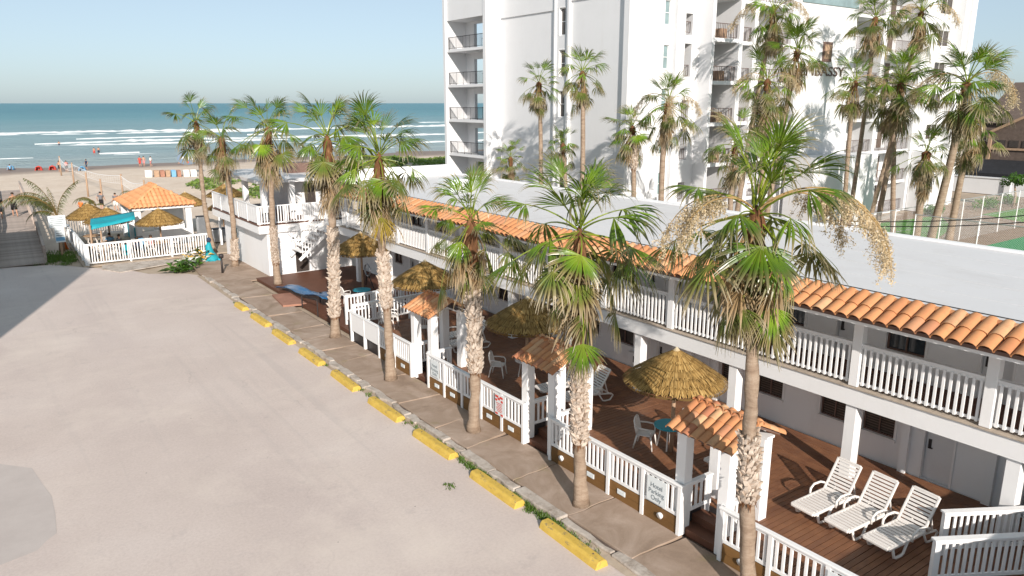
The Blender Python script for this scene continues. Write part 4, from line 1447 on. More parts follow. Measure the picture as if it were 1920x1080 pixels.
# notice boards
t = thing('notice_board', 'wooden post with two white notices beside the boardwalk', 'sign', (4.75, 58.2, 0))
MB().box(-.07, .07, -.05, .05, 0, 2.0).build('post', 'wood_pole', t)
MB().box(-.55, .45, -.09, -.06, 1.95, 2.75).build('upper_board', 'sign_white', t)
lb = MB().box(-.28, .30, -.09, -.06, .95, 1.93).build('lower_board', 'sign_white', t)
MB().box(-.25, .27, -.096, -.091, 1.05, 1.30).build('blue_panel', 'sign_blue', lb)
b = MB()
for k in range(5):
    b.box(-.45 + .04 * (k % 2), .35 - .05 * (k % 3), -.096, -.091, 2.07 + k * .125, 2.11 + k * .125)
for k in range(3):
    b.box(-.2, .22 - .04 * k, -.096, -.091, 1.40 + k * .15, 1.44 + k * .15)
b.build('print', 'sign_ink', t)
t = thing('traffic_cone', 'orange cone at the boarded side of the bar', 'cone', (5.2, 61.2, -.03))
b = MB()
b.tube([(0, 0, .04), (0, 0, .75)], [.2, .04], 14)
b.build('cone', 'orange_plastic', t, True)
MB().box(-.24, .24, -.24, .24, 0, .04).build('base', 'orange_plastic', t)

# ------------------------------------------------------------------ tower
TW = thing('apartment_tower', 'tall white apartment tower with balconies behind the motel', 'building', (55, 45, 0))
FL = [0.1 + 2.85 * k for k in range(9)]
TOP = 24.0
wb(MB().box(36.6, 82.0, 39.2, 53.2, 0, TOP), 'core', 'tower_white', TW)


def bal_rail(parent, axis, a, c, pos, z, mat='rail_brown', h=1.0, step=.17):
    b = MB()
    P = (lambda u0, u1, d0, d1, e, g: b.box(pos + d0, pos + d1, u0, u1, e, g)) if axis == 'x' else (lambda u0, u1, d0, d1, e, g: b.box(u0, u1, pos + d0, pos + d1, e, g))
    P(a, c, -.03, .03, z + h - .04, z + h)
    P(a, c, -.02, .02, z + .08, z + .11)
    n = max(2, int((c - a) / step))
    for k in range(n + 1):
        u = a + (c - a) * k / n
        w = .025 if k % 6 == 0 else .010
        P(u - w, u + w, -.012, .012, z + (0 if k % 6 == 0 else .11), z + h - .041)
    return b.build('railing', mat, parent)


# end wall facing the motel: panels, narrow window strip, corner pier
strip = [(43.55, 44.25, f + .35, f + 2.2) for f in FL[1:8]]
wb(holed_wall('x', 36.2, 37.3, 43.2, 0, TOP, []), 'end_panel', 'tower_white', TW)
wb(holed_wall('x', 36.2, 44.6, 52.0, 0, TOP, []), 'end_panel', 'tower_white', TW)
wb(holed_wall('x', 36.12, 43.2, 44.6, 0, TOP, strip, .25), 'window_strip', 'tower_white', TW)
wb(MB().box(35.95, 36.3, 43.0, 43.2, 0, TOP), 'fin', 'tower_white', TW)
wb(MB().box(35.98, 36.3, 44.6, 44.72, 0, TOP), 'fin', 'tower_white', TW)
for s in strip:
    window(TW, 'x', 36.12, *s, 'glass_dark', 'white', .2, 'h', False)
wb(MB().box(35.95, 36.6, 37.0, 37.5, 0, TOP), 'corner_pier', 'tower_white', TW)
for q, (a, c) in enumerate(((37.5, 43.0), (44.72, 52.0))):
    wb(MB().box(36.10, 36.2, a, c, 16.45 if q else 16.9, TOP), 'crown_panel', 'tower_white', TW)
# balcony bay at the sea corner
wb(MB().box(34.7, 36.6, 51.6, 52.0, 0, TOP), 'bay_pier', 'tower_white', TW)
wb(MB().box(34.55, 36.9, 57.5, 57.85, 0, TOP), 'bay_fin', 'tower_white', TW)
wb(MB().box(34.75, 37.2, 52.0, 57.5, 16.65, TOP), 'bay_crown', 'tower_white', TW)
wb(MB().box(36.62, 36.9, 52.0, 54.4, 0, 16.65), 'bay_back_wall', 'tower_white', TW)
wb(MB().box(36.62, 36.9, 56.2, 57.5, 0, 16.65), 'bay_back_wall', 'tower_white', TW)
for f in FL[:6]:
    sl = wb(MB().box(34.72, 38.4, 52.003, 57.497, f - .22, f), 'balcony', 'tower_white', TW)
    bal_rail(sl, 'x', 52.05, 57.45, 34.85, f, 'black_metal')
    bal_rail(sl, 'x', 54.4, 56.2, 37.4, f, 'black_metal')
    w_ = MB().box(36.58, 36.615, 52.2, 54.1, f + .05, f + 2.15).build('sliding_door', 'glass_teal', sl)
    MB().box(36.55, 36.578, 53.1, 53.2, f + .05, f + 2.15).build('door_frame', 'white', w_)
    wb(MB().box(36.63, 36.88, 54.4, 56.2, f + 2.1, f + 2.63), 'bay_lintel', 'tower_white', TW)
# long face towards the lawns
def face(x0, x1, y, holes=(), depth=.2, name='face_wall'):
    return wb(holed_wall('y', y, x0, x1, 0, TOP, list(holes), depth), name, 'tower_white', TW)


def ret(x, y0, y1, w=.02):
    return wb(MB().box(x, x + w, y0, y1, 0, TOP), 'return_wall', 'tower_white', TW)


face(36.6, 39.2, 37.0)
ret(39.2 - .3, 37.005, 39.2, .3)
hw = [(39.45, 40.1, f + .75, f + 2.3) for f in FL[:8]]
face(39.2, 40.4, 37.35, hw)
for h in hw:
    window(TW, 'y', 37.35, *h, 'glass_teal', 'white', .12, 'h', True)
face(40.4, 42.7, 37.0, [(41.25, 41.95, f + (.15 if k % 2 else .25), f + (1.55 if k % 2 else 2.45)) for k, f in enumerate(FL[:8])], .9)
ret(40.4, 37.006, 37.5, .3)
for k, f in enumerate(FL[:8]):
    s = wb(MB().box(41.26, 41.94, 37.9, 37.95, f + .16, f + 2.4), 'stair_recess', 'blind', TW)
    bal_rail(s, 'y', 41.27, 41.93, 37.2, f + .26, 'rail_brown', .8)
wb(MB().box(42.7, 43.0, 35.9, 39.2, 0, TOP), 'wing_fin', 'tower_white', TW)
wb(MB().box(45.6, 46.0, 35.9, 39.2, 0, TOP), 'wing_fin', 'tower_white', TW)
wb(MB().box(48.4, 48.8, 36.8, 39.2, 0, TOP), 'wing_fin', 'tower_white', TW)
wb(MB().box(52.9, 53.4, 36.8, 39.2, 0, TOP), 'wing_fin', 'tower_white', TW)
for a, c, yy in ((43.0, 45.6, 36.0), (46.0, 48.4, 36.95), (48.8, 52.9, 36.95)):
    for k, f in enumerate(FL[:8]):
        s = wb(MB().box(a + .003, c - .003, yy, 39.19, f - .25, f), 'balcony', 'tower_white', TW)
        bal_rail(s, 'y', a + .03, c - .03, yy + .12, f, 'rail_brown')
        g = MB().box(a + .3, a + 1.5, 39.15, 39.185, f + .05, f + 2.15).build('sliding_door', 'glass_dark' if (k + int(a)) % 2 else 'glass_teal', s)
        MB().box(a + .85, a + .92, 39.12, 39.148, f + .05, f + 2.15).build('door_frame', 'white', g)
        if a < 44 or k % 2:
            MB().box(c - 1.2, c - .5, yy + .6, yy + 1.2, f, f + .72).build('balcony_table', 'wood_pole', s)
face(53.4, 61.2, 36.5, [], .2, 'sign_wall')
ret(53.4, 36.505, 39.2, .3)
ret(60.9, 36.505, 39.2, .3)
wb(MB().box(53.5, 61.1, 36.42, 36.495, 17.45, 20.5), 'blue_band', 'glass_teal', TW)
wb(MB().box(56.7, 57.9, 36.4, 36.495, 13.2, 14.7), 'emblem', 'frame_brown', TW)
wb(MB().box(56.85, 57.75, 36.37, 36.399, 13.4, 14.5), 'emblem_panel', 'wood_pole', TW)
lt = wo('lettering', text_mesh('EMBASSY', 1.05, 'rail_brown', .03), TW, (56.9, 36.46, 12.1), FACE_Y)
lt.scale = (1.45, 1, 1)
for a, c in ((61.2, 66.0), (66.5, 72.6)):
    for k, f in enumerate(FL[:8]):
        s = wb(MB().box(a + .003, c - .003, 36.9, 39.19, f - .25, f), 'balcony', 'tower_white', TW)
        bal_rail(s, 'y', a + .05, c - .05, 37.0, f, 'rail_brown', 1.05)
        g = MB().box(a + .8, a + 2.6, 39.15, 39.185, f + .05, f + 2.15).build('sliding_door', 'glass_dark', s)
        MB().box(a + 1.65, a + 1.75, 39.12, 39.148, f + .05, f + 2.15).build('door_frame', 'white', g)
        MB().box(c - 1.5, c - .7, 39.15, 39.185, f + .05, f + 2.1).build('door', 'blind', s)
wb(MB().box(66.0, 66.5, 36.8, 39.2, 0, TOP), 'wing_fin', 'tower_white', TW)
hw = [(75.2, 77.4, f + .8, f + 2.2) for f in FL[:8]]
face(72.6, 78.2, 36.7, hw)
for h in hw:
    window(TW, 'y', 36.7, *h, 'glass_dark', 'white', .12, 'v', False)
ret(72.6, 36.705, 39.2, .3)
wb(MB().box(78.2, 79.0, 35.9, 39.2, 0, TOP), 'wing_fin', 'tower_white', TW)
face(79.0, 82.0, 36.6)
wb(MB().box(80.2, 80.6, 36.2, 36.595, 0, TOP), 'wing_fin', 'tower_white', TW)
# low podium in front of the sign wall
wb(MB().box(53.0, 62.0, 33.9, 36.4, 0, 5.9), 'podium', 'tower_white', TW)
wb(MB().box(73.0, 77.0, 35.0, 36.65, 0, 5.6), 'stair_block', 'tower_white', TW)

# neighbour block off to the left: its shadow falls across the lot and the boardwalk
NB = thing('neighbour_block', 'pale apartment block standing out of frame left of the lot', 'building', (-12, 26, 0))
wb(holed_wall('y', 18.0, -36, -7.6, 0, 17, [(x, x + 1.6, f + .8, f + 2.2) for x in np.arange(-35, -11.5, 3.2) for f in FL[:5]], .2), 'front_wall', 'tower_white', NB)
wb(MB().box(-36, -7.6, 18.25, 31.0, 0, 17), 'core', 'tower_white', NB)
for x in np.arange(-35, -11.5, 3.2):
    for f in FL[:5]:
        wb(MB().box(x, x + 1.6, 18.2, 18.24, f + .8, f + 2.2), 'window', 'glass', NB)
OB = thing('office_wing', 'low white motel wing out of frame at the lower right', 'building', (20, 1, 0))
wb(MB().box(11.4, 30, -4, 1.2, 0, 3.35), 'wall', 'white_wall', OB)
wb(MB().box(11.2, 30.2, -4.2, 1.4, 3.353, 3.5), 'roof', 'roof_white', OB)

# ------------------------------------------------------------------ grounds right of the motel
structure(MB().poly([(52, 27.5), (57, 26.5), (66, 29), (72, 33), (60, 34), (54, 31)], -.05, .0).build('lawn', 'lawn'), 'bright green lawn in front of the tower')
structure(MB().poly([(36, 22), (100, 22), (100, 36), (36, 36)], -.058, -.03).build('garden_bed', 'mulch'), 'dry planting beds beside the tower')
structure(MB().poly([(74, 27), (90, 27), (90, 30.5), (76, 31)], -.05, .0).build('lawn', 'lawn'), 'strip of lawn behind the court fence')
structure(MB().poly([(50, 31.2), (58, 33.2), (70, 35.4), (70, 36.2), (50, 32.6)], -.05, .01).build('path', 'kerb'), 'pale path between lawn and tower')
structure(MB().poly([(40, 4), (98, 4), (98, 23.6), (40, 23.6)], -.05, .012).build('court', 'court'), 'green tennis court surface')


def chain_fence(label, p0, p1, h, step):
    L = math.dist(p0, p1)
    t = thing('chain_link_fence', label, 'fence', (*p0, 0), math.atan2(p1[1] - p0[1], p1[0] - p0[0]))
    n = round(L / step)
    for k in range(n + 1):
        MB().tube([(k * L / n, 0, 0), (k * L / n, 0, h)], .035, 6).build('post', 'white', t)
    MB().tube([(0, 0, h - .03), (L, 0, h - .03)], .03, 6).build('top_rail', 'alu', t)
    MB().tube([(0, 0, h * .5), (L, 0, h * .5)], .02, 6).build('mid_rail', 'alu', t)
    MB().add([(0, 0, .02), (L, 0, .02), (L, 0, h), (0, 0, h)], [(0, 1, 2, 3)])
    b = MB()
    b.add([(0, .012, .02), (L, .012, .02), (L, .012, h), (0, .012, h)], [(0, 1, 2, 3)])
    b.build('wire_mesh', 'mesh_wire', t)


chain_fence('tall chain link fence with white posts behind the tennis court', (47, 25.8), (92, 25.8), 3.1, 3.3)
chain_fence('nearer chain link fence at the right edge beside the green court', (47, 22.9), (47, 12), 3.4, 3.6)
t = thing('boundary_wall', 'long low white boundary wall before the brown shingled house', 'wall', (94, 34, 0))
wb(MB().box(93.6, 94.1, 16, 44, 0, 1.75), 'wall', 'tower_white', t)
wb(MB().box(93.5, 94.2, 15.9, 44.1, 1.753, 1.88), 'coping', 'tower_white', t)
for y in (20, 28, 36):
    wb(MB().box(93.35, 93.598, y - .3, y + .3, 0, 1.74), 'pier', 'tower_white', t)
HS = thing('shingled_house', 'brown shingled beach house with black awning roof at right', 'building', (108, 40, 0))
wb(MB().box(104, 122, 25, 44, 2.0, 7.6), 'wall', 'shingle', HS)
for k in range(15):
    wb(MB().box(103.93 - .02 * (k % 2), 103.998, 25, 44, 2.05 + k * .36, 2.37 + k * .36), 'shingle_course', 'shingle', HS)
b = MB()
b.add([(103.5, 24.5, 7.6), (103.5, 44.5, 7.6), (113, 24.5, 12.6), (113, 44.5, 12.6), (122.5, 24.5, 7.6), (122.5, 44.5, 7.6)], [(0, 2, 3, 1), (2, 4, 5, 3), (0, 1, 5, 4), (0, 4, 2), (1, 3, 5)])
wb(b, 'roof', 'shingle', HS)
gb = MB()
gb.add([(101.2, 33.5, 2.3), (101.2, 41.5, 2.3), (101.2, 41.5, 6.6), (101.2, 37.5, 8.6), (101.2, 33.5, 6.6), (104, 33.5, 2.3), (104, 41.5, 2.3), (104, 41.5, 6.6), (104, 37.5, 8.6), (104, 33.5, 6.6)],
       [(0, 4, 3, 2, 1), (0, 5, 9, 4), (4, 9, 8, 3), (3, 8, 7, 2), (2, 7, 6, 1)])
bay = wb(gb, 'bay', 'shingle', HS)
for p, q in (((101.1, 33.3, 6.6), (101.1, 37.5, 8.8)), ((101.1, 41.7, 6.6), (101.1, 37.5, 8.8)), ((101.1, 33.4, 2.3), (101.1, 33.4, 6.6)), ((101.1, 41.6, 2.3), (101.1, 41.6, 6.6))):
    MB().beam(p, q, .35, .3).build('trim', 'wood_pole', bay)
for k in range(5):
    MB().box(101.12, 101.19, 34.3 + k * 1.4, 35.3 + k * 1.4, 4.9, 5.7).build('window', 'glass_dark', bay)
MB().box(101.02, 101.1, 33.6, 41.4, 4.55, 4.8).build('window_ledge', 'wood_pole', bay)
b = MB()
b.add([(97.5, 30, 2.0), (97.5, 43, 2.0), (101.0, 30, 3.4), (101.0, 43, 3.4), (97.5, 30, 1.6), (97.5, 43, 1.6), (101.0, 30, 1.6), (101.0, 43, 1.6)], [(0, 2, 3, 1), (4, 0, 1, 5), (0, 4, 6, 2), (1, 3, 7, 5), (4, 5, 7, 6)])
wb(b, 'awning_roof', 'black_roof', HS)
for y in (30.5, 35, 39, 42.5):
    wb(MB().box(97.8, 98.1, y - .15, y + .15, 0, 1.59), 'awning_post', 'wood_pole', HS)
wb(MB().box(104, 122, 25.5, 43.5, 0, 1.99), 'base', 'black_roof', HS)
for k, (p, q) in enumerate((((33, 20.5, 4.55), (33, 9.5, 6.35)), ((33.2, 20.5, 4.35), (33.2, 9.5, 6.05)))):
    pts = [Vector(p).lerp(Vector(q), u) - Vector((0, 0, .25 * math.sin(u * 3.14))) for u in np.linspace(0, 1, 14)]
    tag(MB().tube(pts, .022, 5).build('overhead_cable', 'cable_black'), ('upper of two thin black cables crossing before the court fence', 'lower of two thin black cables crossing before the court fence')[k], 'cable')

# ------------------------------------------------------------------ fan palms
def frond_mesh(seed, el, mat, R0=1.0, pet=.85, nseg=28, span=112, grav=.55, messy=.0, fold=.25):
    q = random.Random(seed)
    b = MB()
    # petiole bending under its load
    e = R(el)
    p = Vector((0, 0, 0))
    pts, rr = [p.copy()], [.022]
    n = 5
    for k in range(n):
        e -= R(4 + (2 if abs(el) < 60 else 0)) * (1 if el > -80 else 0)
        e = max(e, R(-88))
        p = p + Vector((math.cos(e), 0, math.sin(e))) * (pet / n)
        pts.append(p.copy())
        rr.append(.019 - .008 * (k + 1) / n)
    b.tube(pts, rr, 5, True, [.0] * len(pts))
    e -= R(6)
    f = Vector((math.cos(e), 0, math.sin(e)))
    s = Vector((0, 1, 0))
    nn = Vector((-math.sin(e), 0, math.cos(e)))
    da = 2 * R(span) / nseg
    K = 6
    for i in range(nseg):
        a = -R(span) + (i + .5) * da
        if messy and q.random() < messy * .3:
            continue
        d = (f * math.cos(a) + s * math.sin(a) - nn * fold * abs(math.sin(a)) + nn * .10 * math.cos(a)).normalized()
        Ls = R0 * (1 - .30 * (abs(a) / R(span)) ** 2) * q.uniform(.9, 1.06)
        d += Vector((q.gauss(0, 1), q.gauss(0, 1), q.gauss(0, 1))) * (.03 + .28 * messy)
        d.normalize()
        dr = d.copy()
        pp = pts[-1].copy()
        wv = nn.cross(d)
        wv.normalize()
        vs, at = [], []
        tw = q.gauss(0, .35 + messy)
        g = grav * q.uniform(.6, 1.4)
        for k in range(K + 1):
            u = k / K
            r_ = Ls * u
            hw = min(r_ * math.tan(da / 2) * 1.06, Ls * .55 * math.tan(da / 2) * 1.06)
            if u > .55:
                hw *= max(.10, 1 - (u - .55) / .45)
            hw = max(hw, .003)
            ws = (wv * math.cos(tw * u * u) + nn * math.sin(tw * u * u)) * hw
            up = nn * (hw * .55)
            vs += [pp - ws, pp + up, pp + ws]
            at += [u, u, u]
            dr = (dr + Vector((0, 0, -1)) * g * (u ** 1.5) * .75).normalized()
            pp = pp + dr * (Ls / K)
        fs = []
        for k in range(K):
            o_ = k * 3
            fs += [(o_, o_ + 1, o_ + 4, o_ + 3), (o_ + 1, o_ + 2, o_ + 5, o_ + 4)]
        b.add(vs, fs, at)
    return b.mesh('frond', mat, False, True)


GREEN, OLD, DEAD = {}, {}, {}
for el in (82, 62, 42, 22, 2, -18, -38):
    hi = el > 60
    GREEN[el] = [frond_mesh(el * 3 + v, el, 'leaf', grav=(.32, .9, 1.35, .6, 1.0)[v], pet=(.85, .8, .7, 1.15, .95)[v] * (.8 if hi else 1), R0=(.9, 1.0, .95, .78, .9)[v], span=(104, 74, 88, 96, 60)[v] * (.65 if hi else 1),
                            fold=(.22, .7, .55, .3, .95)[v] * (.5 if hi else 1), messy=(.02, .08, .18, .05, .12)[v], nseg=(30, 24, 24, 28, 20)[v]) for v in range(5)]
for el in (-12, -38, -62, -80):
    OLD[el] = [frond_mesh(900 + el * 3 + v, el, 'leaf_old', grav=(.5, 1.0, 1.3)[v], pet=(1.05, 1.3, .9)[v], R0=(.85, .8, .88)[v], messy=(.06, .16, .26)[v], fold=(.25, .6, .8)[v], span=(104, 84, 66)[v]) for v in range(3)]
for el in (-45, -66, -84):
    DEAD[el] = [frond_mesh(1900 + el * 3 + v, el, 'leaf_dead', grav=1.2, pet=(.55, .75, 1.0)[v], R0=(.8, .9, .75)[v], messy=.46, fold=.9, span=(60, 70, 52)[v], nseg=20) for v in range(3)]


def stalk_mesh(seed, L):
    q = random.Random(seed)
    b = MB()
    p = Vector((0, 0, 0))
    e = R(52)
    pts = [p.copy()]
    n = 14
    for k in range(n):
        e -= R(9.0)
        p = p + Vector((math.cos(e), 0, math.sin(e))) * (L / n)
        pts.append(p.copy())
    b.tube(pts, [.018 - .012 * i / n for i in range(n + 1)], 5, False, [.1] * (n + 1))
    for i in range(6, n + 1):
        for _ in range(5):
            c = pts[i] + Vector((q.gauss(0, .05), q.gauss(0, .09), -.03))
            d = Vector((q.gauss(0, .5), q.gauss(0, .6), -1 - q.random())).normalized()
            tw = q.uniform(.2, .5)
            b.tube([pts[i], c, c + d * tw], [.006, .005, .002], 3, False, [.2, .3, .4])
            for _ in range(34):
                r_ = c + d * tw * q.uniform(.1, 1.0) + Vector((q.gauss(0, .028), q.gauss(0, .028), q.gauss(0, .028)))
                s_ = .017
                v1 = Vector((q.gauss(0, 1), q.gauss(0, 1), q.gauss(0, 1))).normalized() * s_
                v2 = Vector((q.gauss(0, 1), q.gauss(0, 1), q.gauss(0, 1))).normalized() * s_
                sh = q.uniform(.4, 1)
                b.add([r_ - v1, r_ + v2, r_ + v1, r_ - v2], [(0, 1, 2, 3)], [sh] * 4)
    return b.mesh('flower_stalk', 'flower', attr=True)


STALK = [stalk_mesh(3, 2.2), stalk_mesh(7, 2.7), stalk_mesh(12, 1.9)]


def palm(label, base, top, rb=.17, rt=.13, boots=(), n_green=26, n_dead=10, n_old=8, fs=1.0, stalks=0, detail=True, group='fan palms', seed=0, sway=.12, skirt=0.5, shaft=None):
    q = random.Random(seed * 77 + 5)
    base, top = Vector(base), Vector(top)
    t = thing('fan_palm', label, 'palm tree', base, 0, group)
    H = top - base
    n = 34 if detail else 16
    pts, rad = [], []
    sx, sy = q.uniform(-1, 1) * sway, q.uniform(-1, 1) * sway
    for i in range(n + 1):
        u = i / n
        p = H * u + Vector((sx, sy, 0)) * math.sin(u * math.pi) + Vector((sx, -sy, 0)) * .4 * math.sin(u * 2 * math.pi)
        flare = .55 * math.exp(-u * H.z / .35)
        r_ = (rb + (rt - rb) * min(1, u * 1.4)) * (1 + flare) * (1 + .05 * nz(i * .9, seed * 3.3))
        if i > n - 2:
            r_ *= .35 if i == n - 1 else .06
        pts.append(p)
        rad.append(r_)
    b = MB()
    b.tube(pts, rad, 14 if detail else 8, True)
    if detail:
        for k in range(len(b.v)):
            v = Vector(b.v[k])
            d = .045 * nz(v.x * 6 + seed, v.y * 6, v.z * 3.0) + .03 * mnoise.noise(Vector((v.x * 3, v.y * 3, v.z * 2.5 + seed)))
            c = pts[min(n, k // 14)]
            out = Vector((v.x - c.x, v.y - c.y, 0))
            b.v[k] = tuple(v + out.normalized() * d if out.length > 1e-5 else v)
    b.build('trunk', 'bark', t, True)

    def at_h(z):
        u = max(0, min(1, z / H.z))
        i = min(n - 1, int(u * n))
        w = u * n - i
        return pts[i].lerp(pts[i + 1], w), rad[i] * (1 - w) + rad[i + 1] * w

    # fibrous shaft under the crown
    sh = shaft or min(1.2, H.z * .3) * (1 if detail else .6)
    b = MB()
    m_ = 10
    b.tube([at_h(H.z - sh + sh * k / m_)[0] for k in range(m_ + 1)], [rt * (1.18 + .6 * (k / m_) ** 2 + .10 * nz(k * 1.3, seed * 2.7)) * (1 if k < 8 else (.8, .5, .12)[k - 8]) + .015 * nz(k * 1.7, seed) for k in range(m_ + 1)], 12)
    b.build('crown_shaft', 'fibre', t, True)
    # old leaf bases
    if boots:
        b = MB()
        for z0, z1, big in boots:
            z = z0
            while z < z1:
                c, r_ = at_h(z)
                k_n = 13
                a0 = q.uniform(0, 6.28)
                for k in range(k_n):
                    if q.random() < .06:
                        continue
                    a = a0 + 2 * math.pi * (k + q.uniform(-.3, .3)) / k_n
                    o_ = Vector((math.cos(a), math.sin(a), 0))
                    sd = Vector((-math.sin(a), math.cos(a), 0))
                    s = big * q.uniform(.7, 1.25)
                    zz = Vector((0, 0, q.uniform(-.04, .04)))
                    p0 = c + o_ * (r_ * .93) + zz
                    lean = q.gauss(0, .35)
                    tip = p0 + o_ * (q.uniform(.05, .135) * s) + Vector((0, 0, q.uniform(.10, .19) * s)) + sd * lean * .12 * s
                    mid = p0 + o_ * (.055 * s) + Vector((0, 0, .045 * s))
                    w0, w1 = .046 * s, .034 * s
                    dn = Vector((0, 0, -.03 * s))
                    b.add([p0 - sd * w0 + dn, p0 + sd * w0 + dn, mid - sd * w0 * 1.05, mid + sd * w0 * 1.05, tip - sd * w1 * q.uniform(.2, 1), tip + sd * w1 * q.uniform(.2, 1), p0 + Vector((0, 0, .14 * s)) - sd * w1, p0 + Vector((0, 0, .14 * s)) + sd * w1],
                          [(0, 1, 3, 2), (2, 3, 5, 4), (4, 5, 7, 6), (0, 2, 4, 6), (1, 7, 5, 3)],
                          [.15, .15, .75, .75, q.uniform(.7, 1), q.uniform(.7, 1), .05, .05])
                z += .062 * big
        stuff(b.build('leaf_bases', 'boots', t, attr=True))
        # ragged collar at the lower end of each sleeve
        for z0, z1, big in boots:
            c, r_ = at_h(z0)
            cc = MB()
            for k in range(60):
                a = q.uniform(0, 6.28)
                o_ = Vector((math.cos(a), math.sin(a), 0))
                sd = Vector((-math.sin(a), math.cos(a), 0)) * .03
                p0 = c + o_ * r_ * 1.03 + Vector((0, 0, q.uniform(0, .18)))
                p1 = p0 + o_ * q.uniform(.01, .07) - Vector((0, 0, q.uniform(.05, .2)))
                cc.add([p0 - sd, p0 + sd, p1], [(0, 1, 2)])
            stuff(cc.build('fibre_collar', 'fibre', t))
    top_l = H
    az = q.uniform(0, 6.28)
    for k in range(n_green):
        u = k / max(1, n_green - 1)
        el = 88 - 104 * u ** 1.15 + q.uniform(-13, 13)
        key = min(GREEN, key=lambda e: abs(e - el))
        az += 2.39996
        r0 = .06 + .05 * u
        pool = GREEN[key]
        if u > .55 and q.random() < .4:
            pool = OLD[min(OLD, key=lambda e: abs(e - el))]
        o = ob('frond', q.choice(pool), t, top_l + Vector((math.cos(az) * r0, math.sin(az) * r0, .12 - .42 * u)),
               (q.uniform(-.45, .45), q.uniform(-.12, .12), az + q.uniform(-.3, .3)), fs * q.uniform(.74, 1.14))
    for k in range(n_old):
        u = k / max(1, n_old - 1)
        el = -14 - 68 * u + q.uniform(-10, 10)
        key = min(OLD, key=lambda e: abs(e - el))
        az += 2.39996
        ob('frond', q.choice(OLD[key]), t, top_l + Vector((math.cos(az) * .12, math.sin(az) * .12, -.25 - .45 * u)), (q.uniform(-.35, .35), q.uniform(-.1, .1), az + q.uniform(-.4, .4)), fs * q.uniform(.75, 1.1))
    for k in range(n_dead):
        u = q.random()
        el = -38 - 47 * u
        key = min(DEAD, key=lambda e: abs(e - el))
        az += 2.39996
        ob('dead_frond', q.choice(DEAD[key]), t, top_l + Vector((math.cos(az) * .14, math.sin(az) * .14, -.35 - skirt * u)), (q.uniform(-.15, .15), 0, az), fs * q.uniform(.7, 1.05))
    for k in range(stalks):
        az += 2.39996
        ob('flower_stalk', q.choice(STALK), t, top_l + Vector((0, 0, -.05)), (0, 0, az), fs * q.uniform(.85, 1.1))
    return t


FR = 'fan palms along the sidewalk'
palm('nearest fan palm, with cream flower sprays, at the lower right', (12.0, 8.28, .08), (11.9, 8.72, 8.15), .155, .125, [(2.15, 3.5, 1.0)], 30, 24, 10, 1.16, 0, True, FR, 1, .08, .9)
palm('bright green fan palm, second from the camera on the sidewalk', (11.62, 13.1, .08), (11.62, 13.38, 7.2), .155, .14, [(1.65, 3.7, 1.05)], 28, 12, 8, 1.32, 0, True, FR, 2, .10, .9, 3.2)
palm('leaning bushy fan palm, third along the sidewalk, with peeling trunk', (11.8, 18.4, .08), (11.92, 18.6, 6.8), .16, .15, [(1.9, 4.4, 1.1)], 22, 22, 8, 1.04, 0, True, FR, 3, .24, 1.2, 2.1)
palm('fan palm with one yellow hanging frond above the farthest tiled gate', (11.8, 24.0, .08), (11.9, 24.4, 8.35), .165, .135, [(2.7, 4.6, 1.15)], 23, 20, 8, 1.32, 0, True, FR, 4, .18, 1.2, 2.4)
palm('fan palm with shaggy pale trunk beside the farthest gate umbrella', (12.25, 30.15, .08), (12.4, 30.2, 8.75), .17, .14, [(0.9, 4.7, 1.25)], 20, 22, 8, 1.3, 0, True, FR, 5, .17, 1.3, 1.5)
palm('fan palm in front of the pavilion wall with rusty brown trunk', (13.55, 41.2, .08), (13.75, 41.6, 8.8), .18, .14, [(1.2, 3.2, .7)], 19, 24, 8, 1.36, 0, True, FR, 6, .14, 1.2, 1.2)
palm('windblown fan palm leaning at the corner of the pavilion', (13.1, 47.8, .05), (12.9, 47.6, 8.1), .165, .13, [(0.4, 1.6, 1.0)], 14, 18, 8, 1.2, 0, True, FR, 7, .34, 1.2)
palm('windblown fan palm farthest along the row, beside the bar', (13.3, 53.4, .02), (12.85, 53.0, 8.9), .165, .13, [], 14, 18, 7, 1.25, 0, True, FR, 8, .36, 1.2)
# single fronds hanging on long stalks against the trunks
HANG = [frond_mesh(5001, -62, 'leaf', R0=.85, pet=1.5, span=70, grav=.35, fold=.3), frond_mesh(5003, -48, 'leaf_old', R0=.8, pet=1.7, span=84, grav=.7, fold=.35, messy=.08)]
HANGY = frond_mesh(5005, -66, 'leaf_yellow', R0=.95, pet=.9, span=62, grav=.5, fold=.5, messy=.1)
by = {o['label']: o for o in bpy.data.objects if o.name.startswith('fan_palm')}
def hang(key, me, az, dz, s):
    t = [v for k_, v in by.items() if k_.startswith(key)][0]
    top = max((c.location.z for c in t.children if c.name.startswith('frond')), default=6)
    ob('frond', me, t, (t.children[0].location.x, .15, top - .3 + dz), (0, 0, R(az)), s)
hang('nearest fan palm', HANG[0], 238, -.2, 1.0)
hang('nearest fan palm', HANG[1], 150, -.1, 1.1)
hang('nearest fan palm', HANG[1], 178, -.1, 1.0)
hang('nearest fan palm', HANG[0], -20, -.2, 1.0)
hang('bright green fan palm', HANG[0], 236, -.9, 1.15)
hang('bright green fan palm', HANG[1], -35, -.1, 1.2)
hang('leaning bushy fan palm', HANG[1], 148, -.1, 1.2)
hang('fan palm with one yellow', HANGY, 235, -1.0, 1.2)
# flower sprays of the nearest palm, hung on both sides
p1 = [o for o in bpy.data.objects if o.get('label', '').startswith('nearest fan palm')][0]
for az, s, k in ((2.6, 1.0, 0), (2.85, 1.05, 2), (-.9, 1.1, 1), (-.65, 1.15, 1), (-.45, 1.05, 0), (-1.15, 1.1, 1), (2.3, .9, 2)):
    ob('flower_stalk', STALK[k], p1, Vector((-.1, .44, 7.95)), (0, 0, az), s)

